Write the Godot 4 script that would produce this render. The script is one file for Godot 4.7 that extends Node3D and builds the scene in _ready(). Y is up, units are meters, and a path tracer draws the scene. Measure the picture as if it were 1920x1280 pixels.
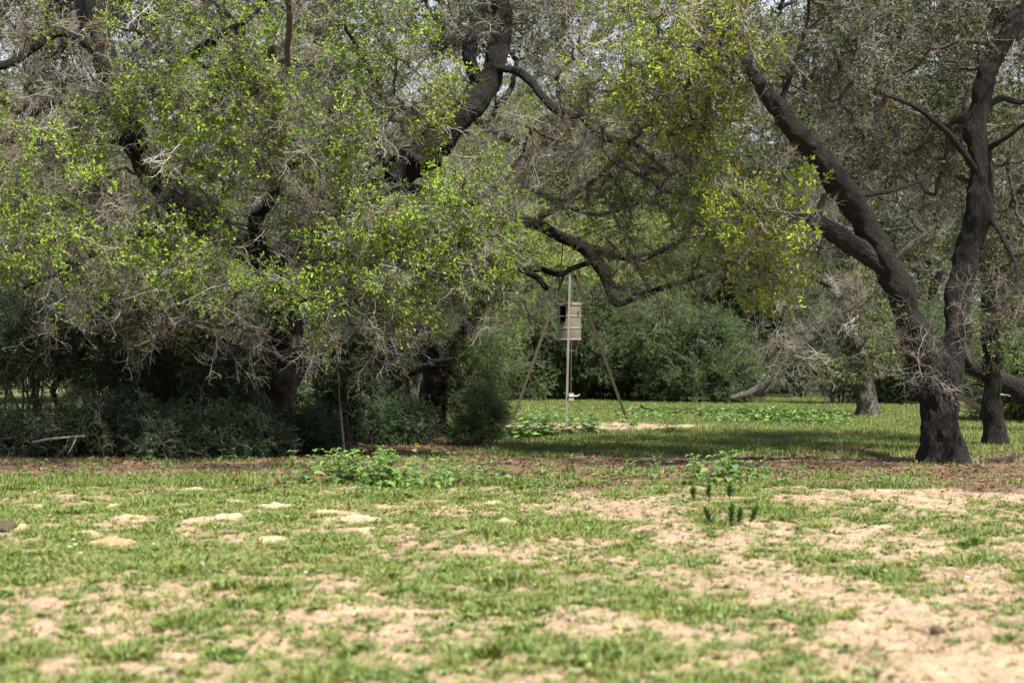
extends Node3D

var rng := RandomNumberGenerator.new()
var taken := {}
var soft := FastNoiseLite.new()
var patchy := FastNoiseLite.new()
var lumpy := FastNoiseLite.new()
var ridged := FastNoiseLite.new()
var bark: StandardMaterial3D
var bark_pale: StandardMaterial3D
var bark_sunlit: StandardMaterial3D
var bark_lichen: StandardMaterial3D
var branch_bark: StandardMaterial3D
var twig_mat: StandardMaterial3D
var leaf_mat: StandardMaterial3D
var moss_mat: StandardMaterial3D
var grass_mat: StandardMaterial3D
var weed_mat: StandardMaterial3D
var sand_mat: StandardMaterial3D
var twig_meshes: Array[ArrayMesh] = []
var oak_meshes: Array[ArrayMesh] = []
var small_meshes: Array[ArrayMesh] = []
var moss_meshes: Array[ArrayMesh] = []
var broad_leaf: ArrayMesh


# ---------------------------------------------------------------- shapes
class Shape:
	var v := PackedVector3Array()
	var n := PackedVector3Array()
	var c := PackedColorArray()
	var uv := PackedVector2Array()
	var i := PackedInt32Array()

	func tube(path: PackedVector3Array, rad: PackedFloat32Array, sides: int, col: Color, closed_tip := true) -> void:
		var count := path.size()
		if count < 2:
			return
		var t := (path[1] - path[0]).normalized()
		var u := t.cross(Vector3.RIGHT if absf(t.x) < 0.8 else Vector3.UP).normalized()
		var first := v.size()
		var along := 0.0
		for k in count:
			if k > 0:
				along += path[k].distance_to(path[k - 1])
			var t2 := (path[mini(k + 1, count - 1)] - path[maxi(k - 1, 0)]).normalized()
			u = (u - t2 * u.dot(t2)).normalized()
			var w := t2.cross(u)
			for s in sides + 1:
				var a := TAU * s / sides
				var o := u * cos(a) + w * sin(a)
				v.append(path[k] + o * rad[k])
				n.append(o)
				c.append(col)
				uv.append(Vector2(float(s) / sides, along * 1.6))
		for k in count - 1:
			for s in sides:
				var p := first + k * (sides + 1) + s
				var q := p + sides + 1
				i.append_array([p, q, p + 1, p + 1, q, q + 1])

	# a leaf folded along its midrib: base at p, pointing along d, u across
	func leaf(p: Vector3, d: Vector3, u: Vector3, length: float, width: float, fold: float, col: Color, shape := 0) -> void:
		var up := u.cross(d).normalized()
		var first := v.size()
		var w := width * 0.5
		var a := 0.3 if shape == 1 else 0.5
		v.append_array([p, p + d * length * a + up * length * 0.06, p + d * length - up * length * 0.05,
			p + d * length * a * 0.7 + u * w * 0.8 + up * fold * w, p + d * length * (a + 0.25) + u * w * 0.85 + up * fold * w,
			p + d * length * a * 0.7 - u * w * 0.8 + up * fold * w, p + d * length * (a + 0.25) - u * w * 0.85 + up * fold * w])
		var nr := (up - u * fold * 0.7).normalized()
		var nl := (up + u * fold * 0.7).normalized()
		n.append_array([up, up, up, nr, nr, nl, nl])
		for k in 7:
			c.append(col)
			uv.append(Vector2.ZERO)
		i.append_array([first, first + 1, first + 3, first + 3, first + 1, first + 4, first + 4, first + 1, first + 2,
			first, first + 5, first + 1, first + 5, first + 6, first + 1, first + 6, first + 2, first + 1])

	func blade(p: Vector3, d: Vector3, u: Vector3, length: float, width: float, bend: Vector3, col: Color) -> void:
		if u.cross(d).y < 0.0:
			u = -u
		var first := v.size()
		var m := p + d * length * 0.55 + bend * 0.3
		var e := p + d * length + bend
		v.append_array([p - u * width * 0.5, p + u * width * 0.5, m - u * width * 0.42, m + u * width * 0.42, e])
		var up := (u.cross(d) + Vector3.UP * 0.6).normalized()
		for k in 5:
			n.append(up)
			c.append(col)
			uv.append(Vector2.ZERO)
		i.append_array([first, first + 2, first + 1, first + 1, first + 2, first + 3, first + 2, first + 4, first + 3])

	func box(at: Transform3D, size: Vector3, col: Color) -> void:
		for ax in 3:
			for sg in [-1.0, 1.0]:
				var o := Vector3.ZERO
				o[ax] = sg
				var a := Vector3.ZERO
				a[(ax + 1) % 3] = 1.0
				var b := Vector3.ZERO
				b[(ax + 2) % 3] = sg
				var first := v.size()
				for q in [[-1, -1], [1, -1], [1, 1], [-1, 1]]:
					v.append(at * ((o + a * q[0] + b * q[1]) * size * 0.5))
					n.append((at.basis * o).normalized())
					c.append(col)
					uv.append(Vector2(q[0], q[1]))
				i.append_array([first, first + 2, first + 1, first, first + 3, first + 2])

	func lathe(rings: PackedVector2Array, sides: int, col: Color) -> void:
		var first := v.size()
		for k in rings.size():
			var t: Vector2 = rings[mini(k + 1, rings.size() - 1)] - rings[maxi(k - 1, 0)]
			for s in sides + 1:
				var a := TAU * s / sides
				v.append(Vector3(cos(a) * rings[k].x, rings[k].y, sin(a) * rings[k].x))
				n.append(Vector3(cos(a) * t.y, -t.x, sin(a) * t.y).normalized())
				c.append(col)
				uv.append(Vector2(float(s) / sides, rings[k].y))
		for k in rings.size() - 1:
			for s in sides:
				var p := first + k * (sides + 1) + s
				var q := p + sides + 1
				i.append_array([p, p + 1, q, p + 1, q + 1, q])

	func mesh() -> ArrayMesh:
		var a := []
		a.resize(Mesh.ARRAY_MAX)
		a[Mesh.ARRAY_VERTEX] = v
		a[Mesh.ARRAY_NORMAL] = n
		a[Mesh.ARRAY_COLOR] = c
		a[Mesh.ARRAY_TEX_UV] = uv
		a[Mesh.ARRAY_INDEX] = i
		var m := ArrayMesh.new()
		m.add_surface_from_arrays(Mesh.PRIMITIVE_TRIANGLES, a)
		return m


# instances collected for one MultiMesh
class Copies:
	var at: Array[Transform3D] = []
	var tint := PackedColorArray()

	func add(t: Transform3D, col: Color) -> void:
		at.append(t)
		tint.append(col)


func rnd(a: float, b: float) -> float:
	return rng.randf_range(a, b)


func any_dir() -> Vector3:
	var y := rnd(-1, 1)
	var a := rnd(0, TAU)
	var r := sqrt(1.0 - y * y)
	return Vector3(r * cos(a), y, r * sin(a))


func called(parent: Node, base: String) -> String:
	var key := str(parent.get_instance_id()) + base
	var k: int = taken.get(key, 0)
	taken[key] = k + 1
	return base if k == 0 else "%s_%03d" % [base, k]


func put(parent: Node, o: Node3D, base: String) -> Node3D:
	o.name = called(parent, base)
	parent.add_child(o, true)
	return o


func tag(o: Node, label: String, category := "", group := "", kind := "") -> void:
	if label:
		o.set_meta("label", label)
	if category:
		o.set_meta("category", category)
	if group:
		o.set_meta("group", group)
	if kind:
		o.set_meta("kind", kind)


func thing(base: String, at: Vector3, label: String, category: String, group := "") -> Node3D:
	var o := put(self, Node3D.new(), base)
	o.position = at
	tag(o, label, category, group)
	return o


func part(parent: Node, base: String, m: Mesh, mat: Material, kind := "") -> MeshInstance3D:
	var o := MeshInstance3D.new()
	o.mesh = m
	o.material_override = mat
	put(parent, o, base)
	if kind:
		o.set_meta("kind", kind)
	return o


func scatter(parent: Node, base: String, m: Mesh, mat: Material, k: Copies) -> void:
	if k.at.is_empty():
		return
	var mm := MultiMesh.new()
	mm.transform_format = MultiMesh.TRANSFORM_3D
	mm.use_colors = true
	mm.mesh = m
	mm.instance_count = k.at.size()
	for q in k.at.size():
		mm.set_instance_transform(q, k.at[q])
		mm.set_instance_color(q, k.tint[q])
	var o := MultiMeshInstance3D.new()
	o.multimesh = mm
	o.material_override = mat
	put(parent, o, base)
	o.set_meta("kind", "stuff")


func frame(dir: Vector3, roll: float, size: float, at: Vector3) -> Transform3D:
	var y := dir.normalized()
	var x := y.cross(Vector3.FORWARD if absf(y.z) < 0.9 else Vector3.RIGHT).normalized()
	var z := x.cross(y)
	return Transform3D(Basis(x, y, z).rotated(y, roll).scaled(Vector3.ONE * size), at)


func smooth_path(ctrl: Array, step: float) -> Array:
	var out := []
	var last := ctrl.size() - 1
	for k in last:
		var a: Vector4 = ctrl[maxi(k - 1, 0)]
		var b: Vector4 = ctrl[k]
		var c: Vector4 = ctrl[k + 1]
		var d: Vector4 = ctrl[mini(k + 2, last)]
		var length := Vector3(b.x - c.x, b.y - c.y, b.z - c.z).length()
		var parts := maxi(1, int(ceil(length / step)))
		for s in parts:
			var t := float(s) / parts
			out.append(0.5 * (2.0 * b + (c - a) * t + (2.0 * a - 5.0 * b + 4.0 * c - d) * t * t + (3.0 * b - a - 3.0 * c + d) * t * t * t))
	out.append(ctrl[last])
	return out


# a limb or trunk with ridged bark in its outline; ctrl holds points (x, y, z, radius)
func woody(ctrl: Array, base: Vector3, flare := false) -> ArrayMesh:
	var big: float = ctrl[0].w
	var sides := clampi(int(big * 110.0), 8, 44)
	var path := smooth_path(ctrl, clampf(big * 0.28, 0.035, 0.09))
	var m := Shape.new()
	var grid := PackedVector3Array()
	var count := path.size()
	var u := Vector3.RIGHT
	var along := 0.0
	var around := maxf(1.0, roundf(big * TAU / 0.55))
	var foot: float = path[0].y
	for k in count:
		var p := Vector3(path[k].x, path[k].y, path[k].z)
		var p0 := Vector3(path[maxi(k - 1, 0)].x, path[maxi(k - 1, 0)].y, path[maxi(k - 1, 0)].z)
		var p1 := Vector3(path[mini(k + 1, count - 1)].x, path[mini(k + 1, count - 1)].y, path[mini(k + 1, count - 1)].z)
		var t := (p1 - p0).normalized()
		if k == 0 and absf(t.x) > 0.9:
			u = Vector3.UP
		u = (u - t * u.dot(t)).normalized()
		var w := t.cross(u)
		along += p.distance_to(p0)
		var r: float = path[k].w * (0.0 if k == count - 1 and not flare else 1.0)
		# crooked: the whole limb wanders a little
		var wander: float = minf(1.0, along * 2.0) * path[k].w
		p += Vector3(soft.get_noise_3d(p.x * 9, p.y * 9, p.z * 9), soft.get_noise_3d(p.y * 9 + 40, p.z * 9, p.x * 9), soft.get_noise_3d(p.z * 9, p.x * 9 + 80, p.y * 9)) * wander * 0.45
		for s in sides + 1:
			var a := TAU * (s % sides) / sides
			var o := u * cos(a) + w * sin(a)
			var q: Vector3 = p + o * path[k].w
			var lump := 1.0 + 0.34 * soft.get_noise_3d(q.x * 14, q.y * 10, q.z * 14)
			lump += 0.13 * ridged.get_noise_3d(cos(a) * path[k].w * 95.0, along * 17.0, sin(a) * path[k].w * 95.0)
			if flare:
				var low := exp(-maxf(0.0, path[k].y - foot) / 0.16)
				lump += low * (0.5 * maxf(0.0, sin(a * 5.0 + 1.0)) + 0.18 * soft.get_noise_2d(cos(a) * 60.0, sin(a) * 60.0))
			grid.append(p + o * r * lump - base)
			m.uv.append(Vector2(around * s / sides, along / 1.1))
			var age := 1.0 + 0.7 * soft.get_noise_3d(q.x * 18 + 30, q.y * 12, q.z * 18)
			m.c.append(Color(age, age, age).lerp(Color(2.6, 2.7, 2.4), smoothstep(0.22, 0.42, soft.get_noise_3d(q.x * 34, q.y * 26 + 60, q.z * 34)) * 0.6))
	m.v = grid
	m.n.resize(grid.size())
	for k in count:
		for s in sides + 1:
			var e := grid[k * (sides + 1) + (s + 1) % sides] - grid[k * (sides + 1) + (s - 1 + sides) % sides]
			var f := grid[mini(k + 1, count - 1) * (sides + 1) + s] - grid[maxi(k - 1, 0) * (sides + 1) + s]
			m.n[k * (sides + 1) + s] = e.cross(f).normalized()
	for k in count - 1:
		for s in sides:
			var p := k * (sides + 1) + s
			var q := p + sides + 1
			m.i.append_array([p, q, p + 1, p + 1, q, q + 1])
	return m.mesh()


# ---------------------------------------------------------------- twigs, leaves and moss that the crowns are made of
func make_sprays() -> void:
	for k in 4:
		var tw := Shape.new()
		var oak := Shape.new()
		var small := Shape.new()
		var lines := []
		var axis := PackedVector3Array([Vector3.ZERO])
		var d := Vector3.UP
		for s in 6:
			d = (d + any_dir() * 0.36 + Vector3.UP * 0.12).normalized()
			axis.append(axis[-1] + d * 0.1)
		lines.append([axis, 0.0058])
		for s in 9:
			var from := axis[1 + s % 5].lerp(axis[2 + s % 5], rnd(0, 1))
			var e := (any_dir() + Vector3.UP * 0.5).normalized()
			var side := PackedVector3Array([from])
			for q in 4:
				e = (e + any_dir() * 0.4).normalized()
				side.append(side[-1] + e * rnd(0.04, 0.075))
			lines.append([side, 0.0038])
			for q in 2:
				var e2 := (e + any_dir() * 0.9).normalized()
				var tip := PackedVector3Array([side[2 + q]])
				for z in 3:
					e2 = (e2 + any_dir() * 0.5).normalized()
					tip.append(tip[-1] + e2 * rnd(0.025, 0.05))
				lines.append([tip, 0.0028])
		for l in lines:
			var path: PackedVector3Array = l[0]
			var rad := PackedFloat32Array()
			for q in path.size():
				rad.append(l[1] * (1.0 - 0.55 * q / (path.size() - 1)))
			var g := rnd(0.65, 1.25)
			tw.tube(path, rad, 3, Color(g, g, g))
			for q in path.size() - 1:
				if l[1] > 0.005 and q < 3:
					continue
				var ends := q == path.size() - 2
				for z in (4 if ends else (1 if rng.randf() < 0.4 else 0)):
					var dir := (path[q + 1] - path[q]).normalized()
					var out := (dir * 0.7 + any_dir() * 0.9 + Vector3.UP * 0.25).normalized()
					var across := out.cross(any_dir()).normalized()
					var b := rnd(0.7, 1.3)
					oak.leaf(path[q + 1] if ends else path[q].lerp(path[q + 1], rnd(0, 1)), out, across, rnd(0.036, 0.082), rnd(0.016, 0.032), rnd(0.1, 0.5), Color(b * rnd(0.9, 1.1), b, b * rnd(0.8, 1.2)))
				for z in 3:
					var out := (any_dir() + Vector3.UP * 0.2).normalized()
					var across := out.cross(any_dir()).normalized()
					var b := rnd(0.65, 1.35)
					small.leaf(path[q].lerp(path[q + 1], rnd(0, 1)), out, across, rnd(0.024, 0.038), rnd(0.012, 0.018), 0.2, Color(b, b, b))
		twig_meshes.append(tw.mesh())
		oak_meshes.append(oak.mesh())
		small_meshes.append(small.mesh())
	for k in 2:
		var m := Shape.new()
		for q in 60:
			var o := any_dir()
			var b := rnd(0.6, 1.3)
			m.blade(o * 0.015, o, o.cross(any_dir()).normalized(), rnd(0.07, 0.14), 0.0042, any_dir() * 0.05 - Vector3.UP * rnd(0, 0.04), Color(b, b, b))
		moss_meshes.append(m.mesh())


# how thickly each sort of clump is clothed: leaf sprays, bare sprays, moss, per branch node; leaf tints
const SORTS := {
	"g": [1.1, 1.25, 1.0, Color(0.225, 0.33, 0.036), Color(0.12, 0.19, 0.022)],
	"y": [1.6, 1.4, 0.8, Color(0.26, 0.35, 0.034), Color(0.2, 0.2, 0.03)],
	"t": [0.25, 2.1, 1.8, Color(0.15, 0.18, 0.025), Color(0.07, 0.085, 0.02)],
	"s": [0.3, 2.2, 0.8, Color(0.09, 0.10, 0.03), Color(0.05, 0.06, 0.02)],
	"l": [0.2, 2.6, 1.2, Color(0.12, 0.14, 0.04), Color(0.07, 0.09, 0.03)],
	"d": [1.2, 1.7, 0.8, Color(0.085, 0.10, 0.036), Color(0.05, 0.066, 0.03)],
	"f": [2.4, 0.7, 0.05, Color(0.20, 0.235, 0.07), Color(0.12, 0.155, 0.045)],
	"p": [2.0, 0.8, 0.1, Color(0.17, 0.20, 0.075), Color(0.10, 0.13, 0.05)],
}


# a tree: the first path is its trunk, the others its limbs; branches then grow from these to points in each clump and carry the sprays
func tree(base_name: String, label: String, group: String, paths: Array, clumps: Array, size := 1.0, mat: Material = null, limb_words := []) -> Node3D:
	var foot: Vector4 = paths[0][0]
	var base := Vector3(foot.x, lie(foot.x, foot.z), foot.z)
	var root := thing(base_name, base, label, "tree", group)
	var spots := PackedVector3Array()
	var thick := PackedFloat32Array()
	var ups := PackedInt32Array()
	for k in paths.size():
		var ctrl: Array = paths[k]
		if k == 0:
			ctrl = ctrl.duplicate()
			ctrl[0].y = base.y - 0.06
		part(root, "trunk" if k == 0 else "limb", woody(ctrl, base, k == 0), mat if mat else (bark_sunlit if k == 0 and base.x < 0.0 else bark))
		var p := smooth_path(ctrl, 0.25)
		for q in p.size():
			if k > 0 or q > p.size() / 2:
				spots.append(Vector3(p[q].x, p[q].y, p[q].z))
				thick.append(p[q].w)
				ups.append(-1)
	var limbs := spots.size()
	# points to reach
	var wish := []
	for c in clumps:
		for q in int(c[3] / (size * size)):
			var at: Vector3 = c[1]
			for again in 6:
				at = c[1] + any_dir() * pow(rng.randf(), 0.4) * 1.3 * c[2]
				if soft.get_noise_3d(at.x * 9.0, at.y * 12.0, at.z * 9.0) > 0.02:
					break
			if at.y < 0.25:
				continue
			var near := 1e9
			for z in limbs:
				near = minf(near, spots[z].distance_squared_to(at))
			wish.append([near, at, c[0]])
	wish.sort_custom(func(a, b): return a[0] < b[0])
	var sort_of := PackedStringArray()
	sort_of.resize(limbs)
	for w in wish:
		var at: Vector3 = w[1]
		var best := 0
		var cost := 1e9
		for z in spots.size():
			var s := spots[z].distance_squared_to(at)
			if s < cost:
				cost = s
				best = z
		spots.append(at)
		thick.append(0.0)
		ups.append(best)
		sort_of.append(w[2])
	var burden := PackedFloat32Array()
	burden.resize(spots.size())
	burden.fill(1.0)
	for z in range(spots.size() - 1, limbs - 1, -1):
		burden[ups[z]] += burden[z]
	var br := Shape.new()
	var twigs: Array[Copies] = []
	var leaves: Array[Copies] = []
	for k in 4:
		twigs.append(Copies.new())
		leaves.append(Copies.new())
	var moss := Copies.new()
	for z in range(limbs, spots.size()):
		var up := ups[z]
		var from := spots[up] - base
		var to := spots[z] - base
		var length := from.distance_to(to)
		var r1 := size * 0.0062 * pow(burden[z], 0.5)
		var r0 := size * 0.0062 * pow(burden[up], 0.5) if up >= limbs else minf(thick[up] * 0.6, r1 * 1.5)
		r0 = minf(maxf(r0, r1), r1 * 1.9)
		var parts := clampi(int(length / 0.09), 2, 9)
		var path := PackedVector3Array()
		var rad := PackedFloat32Array()
		for q in parts + 1:
			var t := float(q) / parts
			var bow := sin(t * PI) * minf(length, 0.9)
			path.append(from.lerp(to, t) + (any_dir() * 0.07 + Vector3.DOWN * 0.06) * bow)
			rad.append(lerpf(r0, r1, t))
		var g := rnd(0.75, 1.25)
		br.tube(path, rad, 5 if r1 > 0.012 else 4, Color(g, g, g))
		var sort: Array = SORTS[sort_of[z]]
		var dir := (to - from).normalized()
		for q in 3:
			var how: float = sort[q] * (0.9 if q < 2 else 0.5)
			var copies := int(how) + (1 if rng.randf() < how - int(how) else 0)
			for x in copies:
				var where := path[rng.randi_range(parts / 2, parts)] + any_dir() * 0.04
				var out := (dir * 0.45 + any_dir() + Vector3.UP * (0.25 if q == 0 else -0.15)).normalized()
				var v := rng.randi_range(0, 3)
				var t := frame(out, rnd(0, TAU), size * rnd(0.75, 1.25), where)
				if q == 2:
					var b := rnd(0.75, 1.25)
					moss.add(frame(any_dir(), 0, size * rnd(0.7, 1.4), where), Color(0.16 * b, 0.130 * b, 0.088 * b))
				else:
					var b := 0.09 + 0.40 * pow(rng.randf(), 1.8) if q == 1 else rnd(0.10, 0.22)
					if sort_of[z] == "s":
						b *= 0.5  # shaded clumps: the shade is put into a darker twig tone
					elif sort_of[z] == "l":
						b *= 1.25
					if q == 1 or rng.randf() < 0.8:
						twigs[v].add(t, Color(b, b * 0.93, b * 0.82))
					if q == 0:
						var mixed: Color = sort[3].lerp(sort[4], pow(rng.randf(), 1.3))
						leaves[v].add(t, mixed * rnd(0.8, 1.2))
	if br.i.size():
		part(root, "branches", br.mesh(), branch_bark, "stuff")
	for k in 4:
		scatter(root, "twigs", twig_meshes[k], twig_mat, twigs[k])
		scatter(root, "leaves", oak_meshes[k], leaf_mat, leaves[k])
	scatter(root, "ball_moss", moss_meshes[0], moss_mat, moss)
	return root


# a many-stemmed evergreen shrub; lobes of small dark leaves on thin stems
func shrub(label: String, at: Vector3, high: float, wide: float, low: float, sprays: int, tint: Color, group := "", size := 1.0, stems := 6, base_name := "yaupon_shrub") -> void:
	at.y = lie(at.x, at.z)
	var root := thing(base_name, at, label, "shrub", group)
	var tops := PackedVector3Array()
	for k in stems:
		var a := rnd(0, TAU)
		var reach := rnd(0.2, 0.75) * wide
		var top := Vector3(cos(a) * reach, rnd(low + 0.35 * (high - low), high * 0.93), sin(a) * reach)
		tops.append(top)
		var path := PackedVector3Array()
		var rad := PackedFloat32Array()
		var start := Vector3(cos(a), 0, sin(a)) * wide * 0.12 + Vector3(0, -0.05, 0)
		for q in 8:
			var t := q / 7.0
			path.append(start.lerp(top, t) + any_dir() * 0.05 * minf(high, 2.0) * sin(t * PI) + Vector3(0, 0.12 * sin(t * PI) * high, 0))
			rad.append((0.012 + 0.006 * high) * (1.0 - 0.8 * t))
		var s := Shape.new()
		s.tube(path, rad, 6, Color(rnd(0.7, 1.2), rnd(0.7, 1.1), rnd(0.7, 1.0)))
		part(root, "stem", s.mesh(), branch_bark)
	var lobes := []
	for k in stems + 5:
		var c: Vector3 = tops[k % stems] if k < stems else Vector3(rnd(-0.7, 0.7) * wide, rnd(low + 0.15 * (high - low), high * 0.85), rnd(-0.7, 0.7) * wide)
		lobes.append([c, rnd(0.28, 0.5) * wide, rnd(0.18, 0.32) * (high - low)])
	var twigs: Array[Copies] = []
	var leaves: Array[Copies] = []
	for k in 4:
		twigs.append(Copies.new())
		leaves.append(Copies.new())
	for k in sprays:
		var l: Array = lobes[rng.randi_range(0, lobes.size() - 1)]
		var o := any_dir() * pow(rng.randf(), 0.45)
		var p: Vector3 = l[0] + o * Vector3(l[1], l[2], l[1])
		p.y = maxf(p.y, low + rnd(0.0, 0.15))
		var v := rng.randi_range(0, 3)
		var t := frame((o * 0.7 + any_dir() * 0.8 + Vector3.UP * 0.3).normalized(), rnd(0, TAU), size * rnd(0.65, 1.15), p)
		leaves[v].add(t, (tint * rnd(0.7, 1.3)).lerp(Color(tint.r * 1.5, tint.g * 1.4, tint.b * 0.9), pow(rng.randf(), 4.0)))
		if rng.randf() < 0.6:
			var b := rnd(0.08, 0.28)
			twigs[v].add(t, Color(b, b * 0.95, b * 0.85))
	for k in 4:
		scatter(root, "twigs", twig_meshes[k], twig_mat, twigs[k])
		scatter(root, "leaves", small_meshes[k], leaf_mat, leaves[k])


# ---------------------------------------------------------------- ground
func lie(x: float, z: float) -> float:
	var d := -z
	var near := clampf((26.0 - d) / 8.0, 0.0, 1.0)
	return 0.05 * soft.get_noise_2d(x * 1.2, z * 1.2) + near * (0.030 * lumpy.get_noise_2d(x, z) + 0.028 * lumpy.get_noise_2d(x * 5.0 + 50, z * 5.0))


# 0 bare sand .. 1 full grass
func cover(x: float, z: float) -> float:
	var d := -z
	var n := 0.5 + 0.44 * patchy.get_noise_2d(x, z * 0.8) + 0.5 * patchy.get_noise_2d(x * 4.0 + 90, z * 3.5) + 0.6 * patchy.get_noise_2d(x * 13.0 + 30, z * 12.0)
	if d < 18.5:
		n += 0.05 - 0.024 * x - (0.30 * smoothstep(15.0, 17.0, d) * smoothstep(2.6, 4.0, x) if d > 14.5 else 0.0)
		var track := lerpf(2.42, 2.0, clampf((d - 7.6) / 3.9, 0.0, 1.0)) - 0.8 * clampf((d - 11.5) / 4.1, 0.0, 1.5) + 0.3 * soft.get_noise_1d(d * 6.0)
		n -= 0.3 * exp(-pow((x - track) / 0.36, 2.0))
	elif d > 24.0:
		n += 0.42
	else:
		n += 0.08
	# trampled ground under the feeder
	var f := Vector2((x - 1.9) / 3.4, (z + 34.8) / 2.3).length()
	n -= 1.1 * smoothstep(1.15, 0.55, f)
	return clampf(n, 0.0, 1.0)


# leaf litter under the crowns
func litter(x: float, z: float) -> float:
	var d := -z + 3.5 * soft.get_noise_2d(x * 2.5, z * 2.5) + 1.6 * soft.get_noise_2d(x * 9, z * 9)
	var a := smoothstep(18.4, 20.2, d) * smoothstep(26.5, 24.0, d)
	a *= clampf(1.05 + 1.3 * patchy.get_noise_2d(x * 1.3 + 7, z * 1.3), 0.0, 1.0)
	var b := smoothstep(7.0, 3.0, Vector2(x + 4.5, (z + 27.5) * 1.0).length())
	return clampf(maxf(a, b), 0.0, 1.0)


func make_ground() -> void:
	var m := Shape.new()
	var rows := PackedFloat32Array()
	var d := -60.0
	while d < 5.0:
		rows.append(d)
		d += 5.0
	d = 5.0
	while d < 30.0:
		rows.append(d)
		d += maxf(0.028, 0.0042 * d)
	while d < 260.0:
		rows.append(d)
		d *= 1.02
	rows.append(400.0)
	var cols := 300
	for r in rows:
		var half := maxf(absf(r), 5.0) * 0.4 + 1.0
		for k in cols + 1:
			var u := 2.0 * k / cols - 1.0
			var x := u / 0.9 * half
			if absf(u) > 0.9:
				x = signf(u) * (half + pow((absf(u) - 0.9) / 0.1, 2.0) * 300.0)
			var z := -r
			m.v.append(Vector3(x, lie(x, z), z))
			var g := smoothstep(0.3, 0.95, cover(x, z))
			var sand := Color(0.44, 0.312, 0.22).lerp(Color(0.33, 0.24, 0.165), clampf(0.42 + 0.9 * lumpy.get_noise_2d(x * 2.2, z * 2.2) + 0.7 * patchy.get_noise_2d(x * 0.7 + 33, z * 0.7), 0, 1))
			var soil := Color(0.235, 0.20, 0.092)
			if r > 25.0:
				soil = Color(0.10, 0.12, 0.032)
			if r > 45.0:
				sand = sand.lerp(Color(0.13, 0.14, 0.045), smoothstep(45.0, 58.0, r))
			var col := sand.lerp(soil, g * (0.6 if r < 20.0 else 0.85))
			col = col.lerp(Color(0.085, 0.055, 0.036), litter(x, z) * 0.85)  # litter brown, with the shade under the crowns put into its dark tone
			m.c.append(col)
			m.uv.append(Vector2(x, z))
	var w := cols + 1
	m.n.resize(m.v.size())
	for r in rows.size():
		for k in w:
			var e := m.v[r * w + mini(k + 1, cols)] - m.v[r * w + maxi(k - 1, 0)]
			var f := m.v[mini(r + 1, rows.size() - 1) * w + k] - m.v[maxi(r - 1, 0) * w + k]
			m.n[r * w + k] = e.cross(f).normalized()
	for r in rows.size() - 1:
		for k in cols:
			var p := r * w + k
			m.i.append_array([p, p + w, p + 1, p + 1, p + w, p + w + 1])
	var o := part(self, "ground", m.mesh(), sand_mat, "structure")
	o.set_meta("label", "sandy clearing with patchy grass and leaf litter")


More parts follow.
